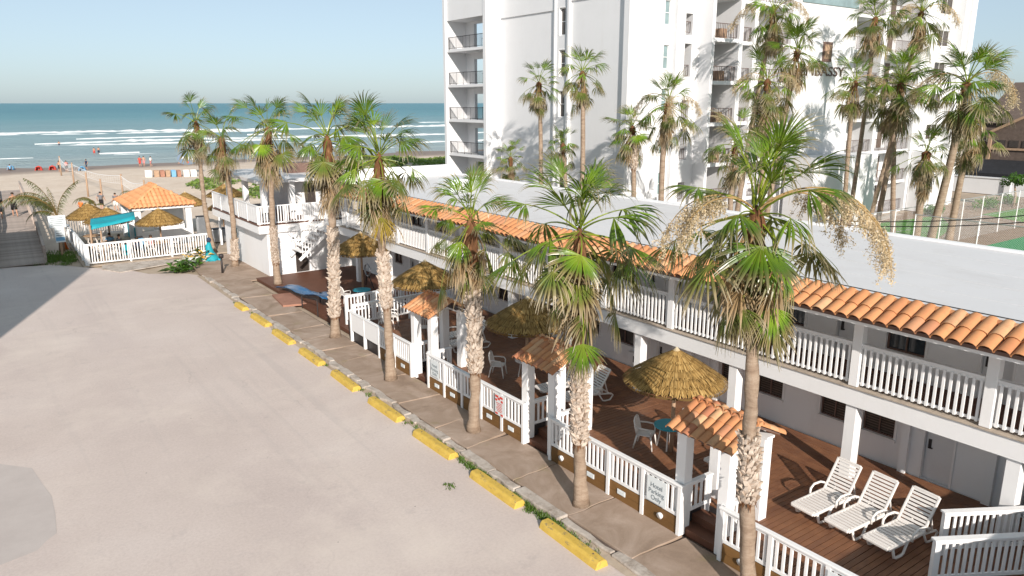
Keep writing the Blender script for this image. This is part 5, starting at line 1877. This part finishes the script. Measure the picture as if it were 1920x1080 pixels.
BK = 'fan palms behind the motel'
for i, (lab, base, top, fs, ng, nd, st, rb) in enumerate((
        ('slim fan palm before the tower wall, left of a taller twin', (32.0, 40.6, 0), (32.0, 41.3, 11.4), .95, 20, 12, 0, .17),
        ('taller slim fan palm at the middle of the tower end wall', (32.0, 36.5, 0), (32.0, 36.9, 11.95), 1.0, 22, 12, 0, .18),
        ('smallest fan palm just showing above the motel roof', (32.0, 44.5, 0), (32.0, 44.53, 6.3), .72, 20, 6, 0, .15),
        ('short fan palm peeping over the motel roof below the slim pair', (32.0, 38.2, 0), (32.0, 38.7, 7.5), .75, 18, 8, 0, .15),
        ('fan palm with shaggy trunk at the tower corner', (33.0, 32.6, 0), (33.0, 33.4, 8.7), .95, 18, 10, 0, .17),
        ('fan palm with pale flower sprays right of the tower corner', (33.5, 31.4, 0), (33.5, 31.1, 10.1), 1.05, 22, 14, 3, .19),
        ('tall fan palm cut by the top edge left of the sign wall', (42.0, 32.6, 0), (42.0, 30.6, 15.5), 1.1, 22, 14, 2, .18),
        ('dense fan palm against the left edge of the sign wall', (41.0, 29.6, 0), (41.0, 28.0, 13.1), .95, 26, 10, 0, .18),
        ('fan palm with heavy brown skirt left of the sign wall', (39.0, 28.2, 0), (39.0, 28.5, 11.4), 1.05, 20, 22, 2, .19),
        ('tall fan palm directly right of the sign wall before the upper balconies', (56.0, 32.4, 0), (56.0, 32.0, 16.2), 1.15, 22, 10, 0, .18),
        ('tallest fan palm before the balconies near the top right', (60.0, 33.0, 0), (60.0, 30.7, 16.7), 1.2, 20, 12, 3, .18),
        ('fan palm with orange fruit stalk right of the sign wall', (50.0, 29.4, 0), (50.0, 29.5, 11.5), 1.0, 20, 10, 1, .17),
        ('wide dark fan palm in the clump before the tower', (53.0, 28.5, 0), (53.0, 27.95, 11.4), 1.35, 30, 14, 1, .2),
        ('fan palm crowded behind the wide dark one', (55.0, 28.2, 0), (55.0, 29.4, 10.5), 1.15, 24, 14, 0, .19),
        ('big leaning fan palm with thick trunk at the right edge', (52.0, 24.3, 0), (52.0, 23.2, 11.3), 1.5, 30, 12, 3, .28),
        ('short fan palm with fat shaggy trunk by the court fence', (51.0, 24.7, 0), (51.0, 24.65, 7.0), 1.0, 24, 26, 0, .26),
        ('fan palm behind the big leaning one near the shingled house', (58.0, 25.7, 0), (58.0, 25.0, 8.2), 1.15, 24, 8, 0, .26),
        ('small dark fan palm seen past the left of the nearest crown', (34.0, 26.2, 0), (34.0, 26.55, 7.9), .95, 16, 8, 0, .17))):
    fs *= 1.28 if i > 5 else 1.1
    nd = int(nd * 1.5)
    palm(lab, base, top, rb, rb * .82, [(top[2] - 2.6, top[2] - .7, 1.2)] if i in (4, 15) else (), ng, nd, 7, fs, st, False, BK, 20 + i, .15, 1.5 if i in (8, 15) else .6)

# ------------------------------------------------------------------ feather palms by the boardwalk
def feather_frond(seed, L, el, dry=0.0, curl=5.2):
    q = random.Random(seed)
    b = MB()
    e = R(el)
    p = Vector((0, 0, 0))
    n = 26
    pts = [p.copy()]
    dirs = []
    for k in range(n):
        e -= R(curl * (1 + .25 * k / n))
        d = Vector((math.cos(e), .06 * math.sin(k * .3 + seed), math.sin(e)))
        p = p + d * (L / n)
        pts.append(p.copy())
        dirs.append(d)
    b.tube(pts, [.035 - .028 * i / n for i in range(n + 1)], 5, False, [.0] * (n + 1))
    for k in range(4, n):
        for s in (-1, 1):
            for _ in range(2):
                ll = L * .20 * math.sin(math.pi * min(1, (k + 2) / (n + 3)) ** .8) * q.uniform(.75, 1.1) + .05
                d = (dirs[k] * .8 + Vector((0, s * .75, 0)) + Vector((.35, -.1, -.55 - dry)) * q.uniform(.6, 1.3)).normalized()
                p0 = pts[k].lerp(pts[k + 1] if k < n else pts[k], q.random())
                m1 = p0 + d * ll * .5
                p1 = m1 + (d + Vector((0, 0, -.8))).normalized() * ll * .5
                w = dirs[k] * .018
                b.add([p0 - w, p0 + w, m1 - w, m1 + w, p1], [(0, 1, 3, 2), (2, 3, 4)], [.3, .3, .6, .6, q.uniform(.6, 1)])
    return b.mesh('feather_frond', 'feather', attr=True)


FF = [feather_frond(2, 3.2, 82), feather_frond(4, 2.6, 70), feather_frond(9, 2.4, 95, .5), feather_frond(13, 1.8, 60, .3), feather_frond(21, 5.0, 84, .1, 5.4), feather_frond(23, 4.4, 88, .2, 4.6), feather_frond(25, 3.6, 88, .6, 2.2)]


def feather_palm(label, x, y, h, fronds, s=1.0):
    t = thing('feather_palm', label, 'palm tree', (x, y, -.05), 0, 'dry feather palms by the beach')
    b = MB()
    b.tube([(0, 0, 0), (.04, 0, h * .5), (0, .03, h)], [.2 * s, .15 * s, .1 * s], 10)
    b.build('trunk', 'bark', t, True)
    for k, az, sc_k in fronds:
        ob('frond', FF[k], t, (0, .02, h - .05), (0, 0, R(az)), s * sc_k)
    ob('frond', FF[3], t, (0, 0, h - .1), (0, R(-35), R(-90)), s * .5)
    return t


feather_palm('tall dry feather palm with arching fronds by the boardwalk', 4.95, 60.4, 2.3, ((4, 150, 1.0), (4, 172, 1.05), (5, 140, 1.0), (5, 165, .9), (6, 20, .9), (5, 200, .8), (6, 100, .75), (4, 120, .7), (1, 185, 1.0), (6, 145, 1.0)), 1.0)
feather_palm('small dry feather palm behind the thatched bar umbrellas', 9.0, 74.0, 1.4, ((0, 160, .8), (1, 100, .8), (2, 175, .8), (3, 20, .7), (1, 200, .7), (0, 140, .8)), .95)
feather_palm('small feather palm on the sand behind the bar roof', 13.2, 79.0, 1.3, ((0, 0, .7), (1, 170, .8), (2, 60, .8), (3, 200, .9), (1, 190, .9), (2, 10, .9), (0, 150, .7), (1, 30, .8)), 1.0)


# ------------------------------------------------------------------ shrubs, dune plants, flower bed
def leaf_ball(b, c, r, n, s, q):
    for _ in range(n):
        d = Vector((q.gauss(0, 1), q.gauss(0, 1), q.gauss(0, 1) * .8)).normalized() * r * q.uniform(.55, 1.0)
        p = Vector(c) + d
        if p.z < 0:
            continue
        v1 = Vector((q.gauss(0, 1), q.gauss(0, 1), q.gauss(0, 1))).normalized() * s
        v2 = v1.cross(d).normalized() * s * .5
        sh = q.uniform(.2, 1) * (.5 + .5 * d.z / max(r, .01))
        b.add([p - v1, p + v2, p + v1, p - v2], [(0, 1, 2, 3)], [sh] * 4)


q = random.Random(4)
for i, (lab, x, y, r_, n) in enumerate((('round bright green shrub at the edge of the tower lawn', 49.6, 30.4, 1.0, 700), ('low shrub beside the short shaggy palm', 56.5, 30.6, .6, 350),
                                     ('spreading green shrub by the tower base', 72.0, 33.5, .9, 500), ('low hedge clump before the white boundary wall', 80.0, 32.5, 1.1, 500),
                                     ('small clipped shrub at the far lawn corner', 86.0, 33.0, .9, 400), ('yellowish shrub next to the boundary wall', 91.0, 30.5, .9, 350))):
    t = thing('shrub', lab, 'shrub', (x, y, -.03), 0, 'shrubs in the tower garden')
    b = MB()
    for k in range(6):
        leaf_ball(b, (q.gauss(0, r_ * .45), q.gauss(0, r_ * .45), r_ * .55), r_ * .6, n // 6, .12, q)
    b.build('foliage', 'shrub', t, attr=True)
    MB().tube([(0, 0, 0), (0, 0, r_ * .6)], .06, 6).build('stem', 'bark', t)
t = thing('small_tree', 'small leaning tree before the white boundary wall', 'tree', (84, 31.6, -.03))
MB().tube([(0, 0, 0), (.2, 0, 1.1), (-.1, .1, 2.2)], [.16, .12, .06], 8).build('trunk', 'bark', t, True)
b = MB()
for k in range(7):
    leaf_ball(b, (q.gauss(0, .9), q.gauss(0, .9), 2.5 + q.uniform(-.2, .4)), .6, 120, .14, q)
b.build('crown', 'shrub', t, attr=True)


def dune_z(x, y):
    z = 0
    for cx, cy, rx, ry, h in ((33, 97, 9, 10, 1.5), (42, 100, 12, 12, 2.1), (52, 102, 12, 14, 2.3), (27, 88, 5, 8, .7), (62, 98, 14, 14, 2.2), (38, 88, 10, 9, 1.2)):
        z = max(z, h * math.exp(-((x - cx) / rx) ** 2 - ((y - cy) / ry) ** 2))
    return z + .25 * nz(x * .25, y * .25) * min(1, z) - .35


b = MB()
xs, yv = np.arange(16, 90, 1.1), np.arange(70, 124, 1.1)
b.add([(x, y, dune_z(x, y) - .05) for y in yv for x in xs], [(j * len(xs) + i, j * len(xs) + i + 1, (j + 1) * len(xs) + i + 1, (j + 1) * len(xs) + i) for j in range(len(yv) - 1) for i in range(len(xs) - 1)])
structure(b.build('dune', 'sand', smooth=True), 'low sand dune beside the beach')
b = MB()
for _ in range(60000):
    x, y = q.uniform(18, 80), q.uniform(74, 120)
    z = dune_z(x, y)
    den = nz(x * .16, y * .16 + 3) + .5 * nz(x * .5, y * .5)
    if z < .0 or den < -.16:
        continue
    s = q.uniform(.14, .32)
    v1 = Vector((q.gauss(0, 1), q.gauss(0, 1), q.gauss(0, .5))).normalized() * s
    v2 = Vector((q.gauss(0, 1), q.gauss(0, 1), q.gauss(0, .5))).normalized() * s * .6
    p = Vector((x, y, z + q.uniform(0, .35)))
    sh = q.random()
    b.add([p - v1, p + v2, p + v1, p - v2], [(0, 1, 2, 3)], [sh] * 4)
tag(b.build('dune_plants', 'dune_leaf', attr=True), 'green creeping plants covering the dune', 'ground cover', kind='stuff')

# bright flower bed with painted figures at the end of the bar fence
def leaf_blade(b, c, az, L, w, el):
    d = Vector((math.cos(az) * math.cos(el), math.sin(az) * math.cos(el), math.sin(el)))
    s = Vector((-math.sin(az), math.cos(az), 0)) * w
    c = Vector(c)
    m1 = c + d * L * .5
    p = m1 + (d + Vector((0, 0, -.7))).normalized() * L * .5
    b.add([c, m1 - s, m1 + s, p], [(0, 1, 3, 2)], [.2, .6, .6, 1])


for lab, x, y, kinds in (('clump of green and white variegated leaves before the bar fence', 10.7, 49.6, (('shrub', 60), ('leaf_white', 30))), ('dark green broad leaved plant nearest the lot by the bar', 10.0, 48.2, (('shrub', 70), ('leaf_dark', 30))),
                         ('orange and cream flowering plant beside the painted figure', 11.6, 50.6, (('leaf_white', 26), ('petal', 22), ('leaf_dark', 30)))):
    t = thing('bedding_plant', lab, 'plant', (x, y, 0), 0, 'plants at the end of the bar fence')
    for kk, (mt, n) in enumerate(kinds):
        b = MB()
        for _ in range(n):
            leaf_blade(b, (q.gauss(0, .35), q.gauss(0, .35), q.uniform(.05, .35 + .25 * kk)), q.uniform(0, 6.28), q.uniform(.35, .7), q.uniform(.07, .14), q.uniform(.1, 1.0))
        b.build(('leaves', 'variegated_leaves', 'dark_leaves')[kk] if mt != 'petal' else 'petals', mt, t, attr=True)
    MB().tube([(0, 0, 0), (0, 0, .3)], .05, 6).build('stem', 'bark', t)
t = thing('painted_statue', 'teal and dark blue painted statue among plants by the bar', 'statue', (12.35, 50.6, 0))
b = MB()
b.tube([(0, 0, 0), (0.1, 0, .25), (0, 0, .6), (-.05, 0, 1.0), (0, 0, 1.25)], [.55, .42, .25, .2, .1], 12)
b.build('body', 'teal', t, True)
b = MB()
b.tube([(0, 0, 1.22), (0, 0, 1.35), (0, 0, 1.5), (0, 0, 1.58)], [.08, .15, .14, .03], 12)
b.build('head', 'navy', t, True)
b = MB()
for a in np.linspace(0, 5.5, 9):
    leaf_blade(b, (.0, 0, .15), a, .9, .16, .15)
b.build('tail_fins', 'aqua', t)
t = thing('bollard_lamp', 'dark metal bollard lamp at the sidewalk end by the pavilion', 'lamp', (11.9, 46.2, .05))
MB().tube([(0, 0, 0), (0, 0, .95)], [.07, .055], 10).build('post', 'black_metal', t, True)
MB().tube([(0, 0, .951), (0, 0, 1.15), (0, 0, 1.2)], [.13, .15, .04], 10).build('lamp_head', 'black_metal', t, True)
o = None

# ------------------------------------------------------------------ people
def person(label, x, y, z, face, h=1.7, walk=0.0, tops=None, legs='black_cloth', arms=.12, group=None, sit=False, water=0.0):
    """face: heading in degrees, 0 = +X"""
    k = h / 1.75
    t = thing('person', label, 'person', (x, y, z - water), R(face), group)
    me = bpy.data.meshes.new('body')
    w = walk
    V = {'pel': (0, 0, .95), 'bel': (.01, 0, 1.10), 'che': (.01, 0, 1.32), 'nck': (.0, 0, 1.48), 'hed': (.02, 0, 1.62), 'crn': (.02, 0, 1.70),
         'shl': (0, .17, 1.43), 'ell': (-.10 * (1 + 2 * w) if w else -.02, .24 + arms * .4, 1.16), 'wrl': (.02 + .1 * w, .25 + arms * .6, .92), 'hnl': (.06 + .12 * w, .25 + arms * .6, .83),
         'shr': (0, -.17, 1.43), 'elr': (.06 * (1 + 3 * w), -.24 - arms * .4, 1.16), 'wrr': (.14 + .2 * w, -.25 - arms * .6, .94), 'hnr': (.18 + .22 * w, -.25 - arms * .6, .86),
         'hil': (0, .09, .90), 'knl': (.05 + .25 * w, .10, .50), 'anl': (-.02 + .32 * w, .10, .08), 'tol': (.13 + .32 * w, .11, .03),
         'hir': (0, -.09, .90), 'knr': (.05 - .08 * w, -.10, .50), 'anr': (-.05 - .42 * w, -.10, .10 + .05 * w), 'tor': (.08 - .4 * w, -.11, .03)}
    if sit:
        V.update(knl=(.42, .12, .42), anl=(.75, .12, .10), tol=(.85, .12, .12), knr=(.42, -.12, .42), anr=(.75, -.12, .10), tor=(.85, -.12, .12))
        for kk in list(V):
            if kk[:2] not in ('kn', 'an', 'to'):
                V[kk] = (V[kk][0], V[kk][1], V[kk][2] - .75)
    Rr = {'pel': (.14, .11), 'bel': (.135, .10), 'che': (.165, .12), 'nck': (.055, .055), 'hed': (.085, .095), 'crn': (.06, .07), 'shl': (.065, .065), 'shr': (.065, .065), 'ell': (.043, .043), 'elr': (.043, .043),
          'wrl': (.03, .03), 'wrr': (.03, .03), 'hnl': (.038, .025), 'hnr': (.038, .025), 'hil': (.095, .095), 'hir': (.095, .095), 'knl': (.06, .06), 'knr': (.06, .06), 'anl': (.04, .04), 'anr': (.04, .04), 'tol': (.035, .03), 'tor': (.035, .03)}
    ids = {n_: i for i, n_ in enumerate(V)}
    E_ = [('pel', 'bel'), ('bel', 'che'), ('che', 'nck'), ('nck', 'hed'), ('hed', 'crn'), ('che', 'shl'), ('shl', 'ell'), ('ell', 'wrl'), ('wrl', 'hnl'), ('che', 'shr'), ('shr', 'elr'), ('elr', 'wrr'), ('wrr', 'hnr'),
          ('pel', 'hil'), ('hil', 'knl'), ('knl', 'anl'), ('anl', 'tol'), ('pel', 'hir'), ('hir', 'knr'), ('knr', 'anr'), ('anr', 'tor')]
    me.from_pydata([tuple(c * k for c in V[n_]) for n_ in V], [(ids[a], ids[c]) for a, c in E_], [])
    me.materials.append(MAT['skin'])
    body = ob('body', me, t)
    md = body.modifiers.new('skin', 'SKIN')
    md.use_smooth_shade = True
    sv = me.skin_vertices[0].data if me.skin_vertices else None
    if sv is None:
        bpy.context.view_layer.objects.active = body
        bpy.ops.mesh.customdata_skin_add()
        sv = me.skin_vertices[0].data
    for n_, i in ids.items():
        sv[i].radius = (Rr[n_][0] * k, Rr[n_][1] * k)
        sv[i].use_root = n_ == 'pel'
    ss = body.modifiers.new('sub', 'SUBSURF')
    ss.levels = ss.render_levels = 1
    P = lambda n_: Vector(V[n_]) * k
    b = MB()
    hd = P('hed')
    for i in range(7):
        pass
    b.tube([hd + Vector((-.025, 0, -.01)) * k, hd + Vector((-.02, 0, .05)) * k, hd + Vector((-.01, 0, .10)) * k, hd + Vector((0, 0, .128)) * k], [.096 * k, .105 * k, .085 * k, .02 * k], 10)
    b.build('hair', 'hair', t, True)
    b = MB()
    b.tube([P('bel') - Vector((0, 0, .03 * k)), P('pel'), P('pel') - Vector((0, 0, .08 * k))], [.155 * k, .165 * k, .15 * k], 12)
    for s in 'lr':
        a, c = P('hi' + s), P('kn' + s)
        b.tube([a + Vector((0, 0, .03)), a.lerp(c, .5), a.lerp(c, .95)], [.115 * k, .10 * k, .095 * k], 10)
    b.build('shorts', legs, t, True)
    if tops:
        b = MB()
        b.tube([P('pel') + Vector((0, 0, .05 * k)), P('bel'), P('che'), P('che') + Vector((0, 0, .10 * k)), P('nck') - Vector((0, 0, .02 * k))], [.16 * k, .158 * k, .185 * k, .16 * k, .075 * k], 12)
        for s in 'lr':
            a, c = P('sh' + s), P('el' + s)
            b.tube([a.lerp(P('che'), .3), a, a.lerp(c, .6)], [.08 * k, .085 * k, .07 * k], 8)
        b.build('shirt', tops, t, True)
    return t


person('shirtless man in black shorts walking away on the boardwalk', 3.1, 73.6, .97, 92, 2.0, .8)
person('person in dark clothes walking beside the shirtless man on the boardwalk', 2.05, 73.0, .97, 92, 1.85, .6, 'black_cloth', 'black_cloth')
person('person in grey shirt standing on the sand behind the bar, left of a pair', 10.7, 83.6, -.2, 60, 1.8, .2, 'grey_cloth', 'black_cloth')
person('person in patterned grey shirt and pale shorts, right of a pair behind the bar', 11.7, 81.6, -.2, 100, 1.8, .5, 'grey_cloth', 'resin')
person('person in orange top stooping near the small feather palm', 8.5, 79.5, -.2, 30, 1.6, .2, 'orange_plastic', 'black_cloth')
for lab, x, y, f, tp in (('person in black seated at the bar table under the teal sail', 8.15, 57.4, 180, 'black_cloth'), ('person in blue seated behind the bar table under the teal sail', 7.7, 58.3, -90, 'sign_blue'),
                         ('person in dark shirt seated nearest the bar fence', 8.9, 55.2, 120, 'navy'), ('person in pink top seated at the table before the hut', 9.85, 55.75, 0, 'pink_cloth')):
    person(lab, x, y, .28, f, 1.75, 0, tp, 'black_cloth', .05, 'people seated at the bar', True)
BP = 'people on the beach and in the surf'
for lab, x, y, f, tp, lg, sit, wt in (
        ('person in black shorts by the first net post far down the beach', 12.4, 137, 200, None, 'black_cloth', 0, 0), ('person in pale pink trunks just right of the first net post', 13.3, 136, 100, 'pink_cloth', 'black_cloth', 0, 0),
        ('person in dark top near the blue beach chair', 16.4, 139, 190, 'navy', 'navy', 0, 0), ('person in red top in the group at the water edge', 24.6, 141, 90, 'red_cloth', 'red_cloth', 0, 0),
        ('tall person in the middle of the group at the water edge', 25.3, 141.5, 250, None, 'pink_cloth', 0, 0), ('person in pale top, right of the group at the water edge', 26.2, 140.5, 170, 'resin', 'pink_cloth', 0, 0),
        ('person seated on the sand right of the water edge group', 32.0, 144, 200, 'red_cloth', 'navy', 1, 0), ('person lying back on the sand farther right of the group', 34.5, 145, 160, 'navy', 'navy', 1, 0),
        ('bather waist deep in the farther surf', 21.8, 233, 90, None, 'navy', 0, .85), ('bather standing in shallow surf, left of two', 24.0, 188, 100, None, 'red_cloth', 0, .5), ('bather standing in shallow surf, right of two', 25.0, 189, 100, None, 'navy', 0, .5),
        ('bather in shallow surf behind the fan palms', 57.0, 172, 100, None, 'red_cloth', 0, .3), ('person under blue shade at the left edge of the beach', 6.4, 146, 100, 'sign_blue', 'navy', 1, 0)):
    person(lab, x, y, (beach_z(x, y) if y < 165 else SEA) + .02, f, 1.75, .3, tp, lg, .12, BP, bool(sit), wt)

# ------------------------------------------------------------------ beach things
vp = [(11.73, 128, 'farthest'), (11.64, 113, 'second farthest'), (11.1, 96, 'middle'), (11.2, 86.5, 'nearest tall'), (13.9, 91.5, 'right hand'), (14.6, 83.0, 'last')]
for x, y, nm in vp:
    tag(MB().tube([(x, y, -.4), (x + .04, y, 2.55)], [.10, .085], 8).build('net_post', 'wood_pole', smooth=True), f'brown wooden volleyball post, {nm} in the rows', 'post', 'volleyball posts')
for (a, c, lab) in ((0, 1, 'white volleyball net farthest down the beach'), (1, 4, 'white volleyball net between the middle beach posts'), (4, 5, 'white volleyball net nearest the bar roof')):
    p0, p1 = Vector((*vp[a][:2], 0)), Vector((*vp[c][:2], 0))
    t = thing('volleyball_net', lab, 'net', p0 + Vector((0, 0, 0)), 0, 'volleyball nets')
    d = p1 - p0
    pts = lambda z, sag: [d * u + Vector((0, 0, z - sag * math.sin(u * math.pi))) for u in np.linspace(0.02, .98, 10)]
    MB().tube(pts(2.35, .45), .03, 5).build('top_tape', 'white', t)
    MB().tube(pts(1.55, .4), .018, 5).build('bottom_tape', 'white', t)
    b = MB()
    for u in np.linspace(.02, .98, 24):
        s = math.sin(u * math.pi)
        b.beam(d * u + Vector((0, 0, 1.55 - .4 * s)), d * u + Vector((0, 0, 2.35 - .45 * s)), .008, .008)
    for zz in (1.75, 1.95, 2.15):
        b.tube(pts(zz, .42), .008, 3, False)
    b.build('netting', 'white', t)
t = thing('feather_banner', 'grey blue oval banner on a pole reading backwards on the beach', 'banner', (29.0, 120, -.3))
MB().tube([(0, 0, 0), (0, 0, 3.4)], [.05, .03], 6).build('pole', 'alu', t)
n = 18
b = MB()
pp = [(-1.55 + 1.52 * math.cos(a), math.sin(a) * .95 + 2.35) for a in np.linspace(0, 6.283, n, endpoint=False)]
b.add([(x, -.01 + .05 * math.sin(x * 3), z) for x, z in pp] + [(x, .01 + .05 * math.sin(x * 3), z) for x, z in pp], [tuple(range(n)), tuple(range(2 * n - 1, n - 1, -1))] + [(i, n + i, n + (i + 1) % n, (i + 1) % n) for i in range(n)])
fl = b.build('flag', 'flag_blue', t)
o = ob('lettering', text_mesh('ULTRA', .62, 'white', .01), t, (-1.5, -.09, 2.15), FACE_Y)
o.scale = (-1, 1, 1)
o.rotation_euler = (FACE_Y.x, FACE_Y.y + .12, FACE_Y.z)
MB().box(-1.75, -1.5, -.09, -.07, 1.65, 1.95).build('red_mark', 'sign_red', t)
for i, (lab, x, mt, w_) in enumerate((('pale stacked beach gear, first in the row on the sand', 21.6, 'resin', .9), ('dark brown crate beside the pale stack', 22.6, 'wood_pole', .7), ('reddish brown crate second in the row', 23.3, 'brick_red', .6), ('brown crate in the middle of the row', 23.95, 'wood_pole', .6), ('blue crate in the row of beach gear', 24.65, 'sign_blue', .6), ('brown crate right of the blue one', 25.3, 'brick_red', .5), ('white box near the right of the row', 26.2, 'resin', .8), ('white box at the right end of the row', 27.1, 'resin', .8))):
    t = thing('beach_crate', lab, 'crate', (x, 118.5 - .35 * i, beach_z(x, 118)), R(-8), 'row of rental gear on the sand')
    bevel(MB().box(-w_ / 2, w_ / 2, -.9, .9, 0, .85).build('body', mt, t), .05, 2)
    for s in (-.5, 0, .5):
        MB().box(-w_ / 2 + .02, w_ / 2 - .02, s - .08, s + .08, .853, .90).build('slat', mt, t)
for lab, x, y, mt in (('left red beach tent near the boardwalk palm', 10.1, 143, 'red_cloth'), ('right red beach tent near the boardwalk palm', 12.0, 143, 'red_cloth'), ('blue shade tent at the left edge of the beach', 6.6, 148, 'sign_blue'), ('blue beach chair below the net', 15.6, 138, 'sign_blue')):
    t = thing('beach_tent', lab, 'tent', (x, y, beach_z(x, y)), 0, 'small beach tents')
    t.scale = (.72, .72, .72)
    n = 10
    b = MB()
    b.add([(math.cos(a) * .8, math.sin(a) * .8, 0) for a in np.linspace(0, 6.283, n, endpoint=False)] + [(math.cos(a) * .6, math.sin(a) * .6, .75) for a in np.linspace(0, 6.283, n, endpoint=False)] + [(0, 0, 1.05)],
          [(i, (i + 1) % n, n + (i + 1) % n, n + i) for i in range(n) if i not in (6, 7)] + [(n + i, n + (i + 1) % n, 2 * n) for i in range(n)])
    b.build('canopy', mt, t)
    MB().tube([(0, 0, 0), (0, 0, 1.04)], .02, 5).build('pole', 'alu', t)
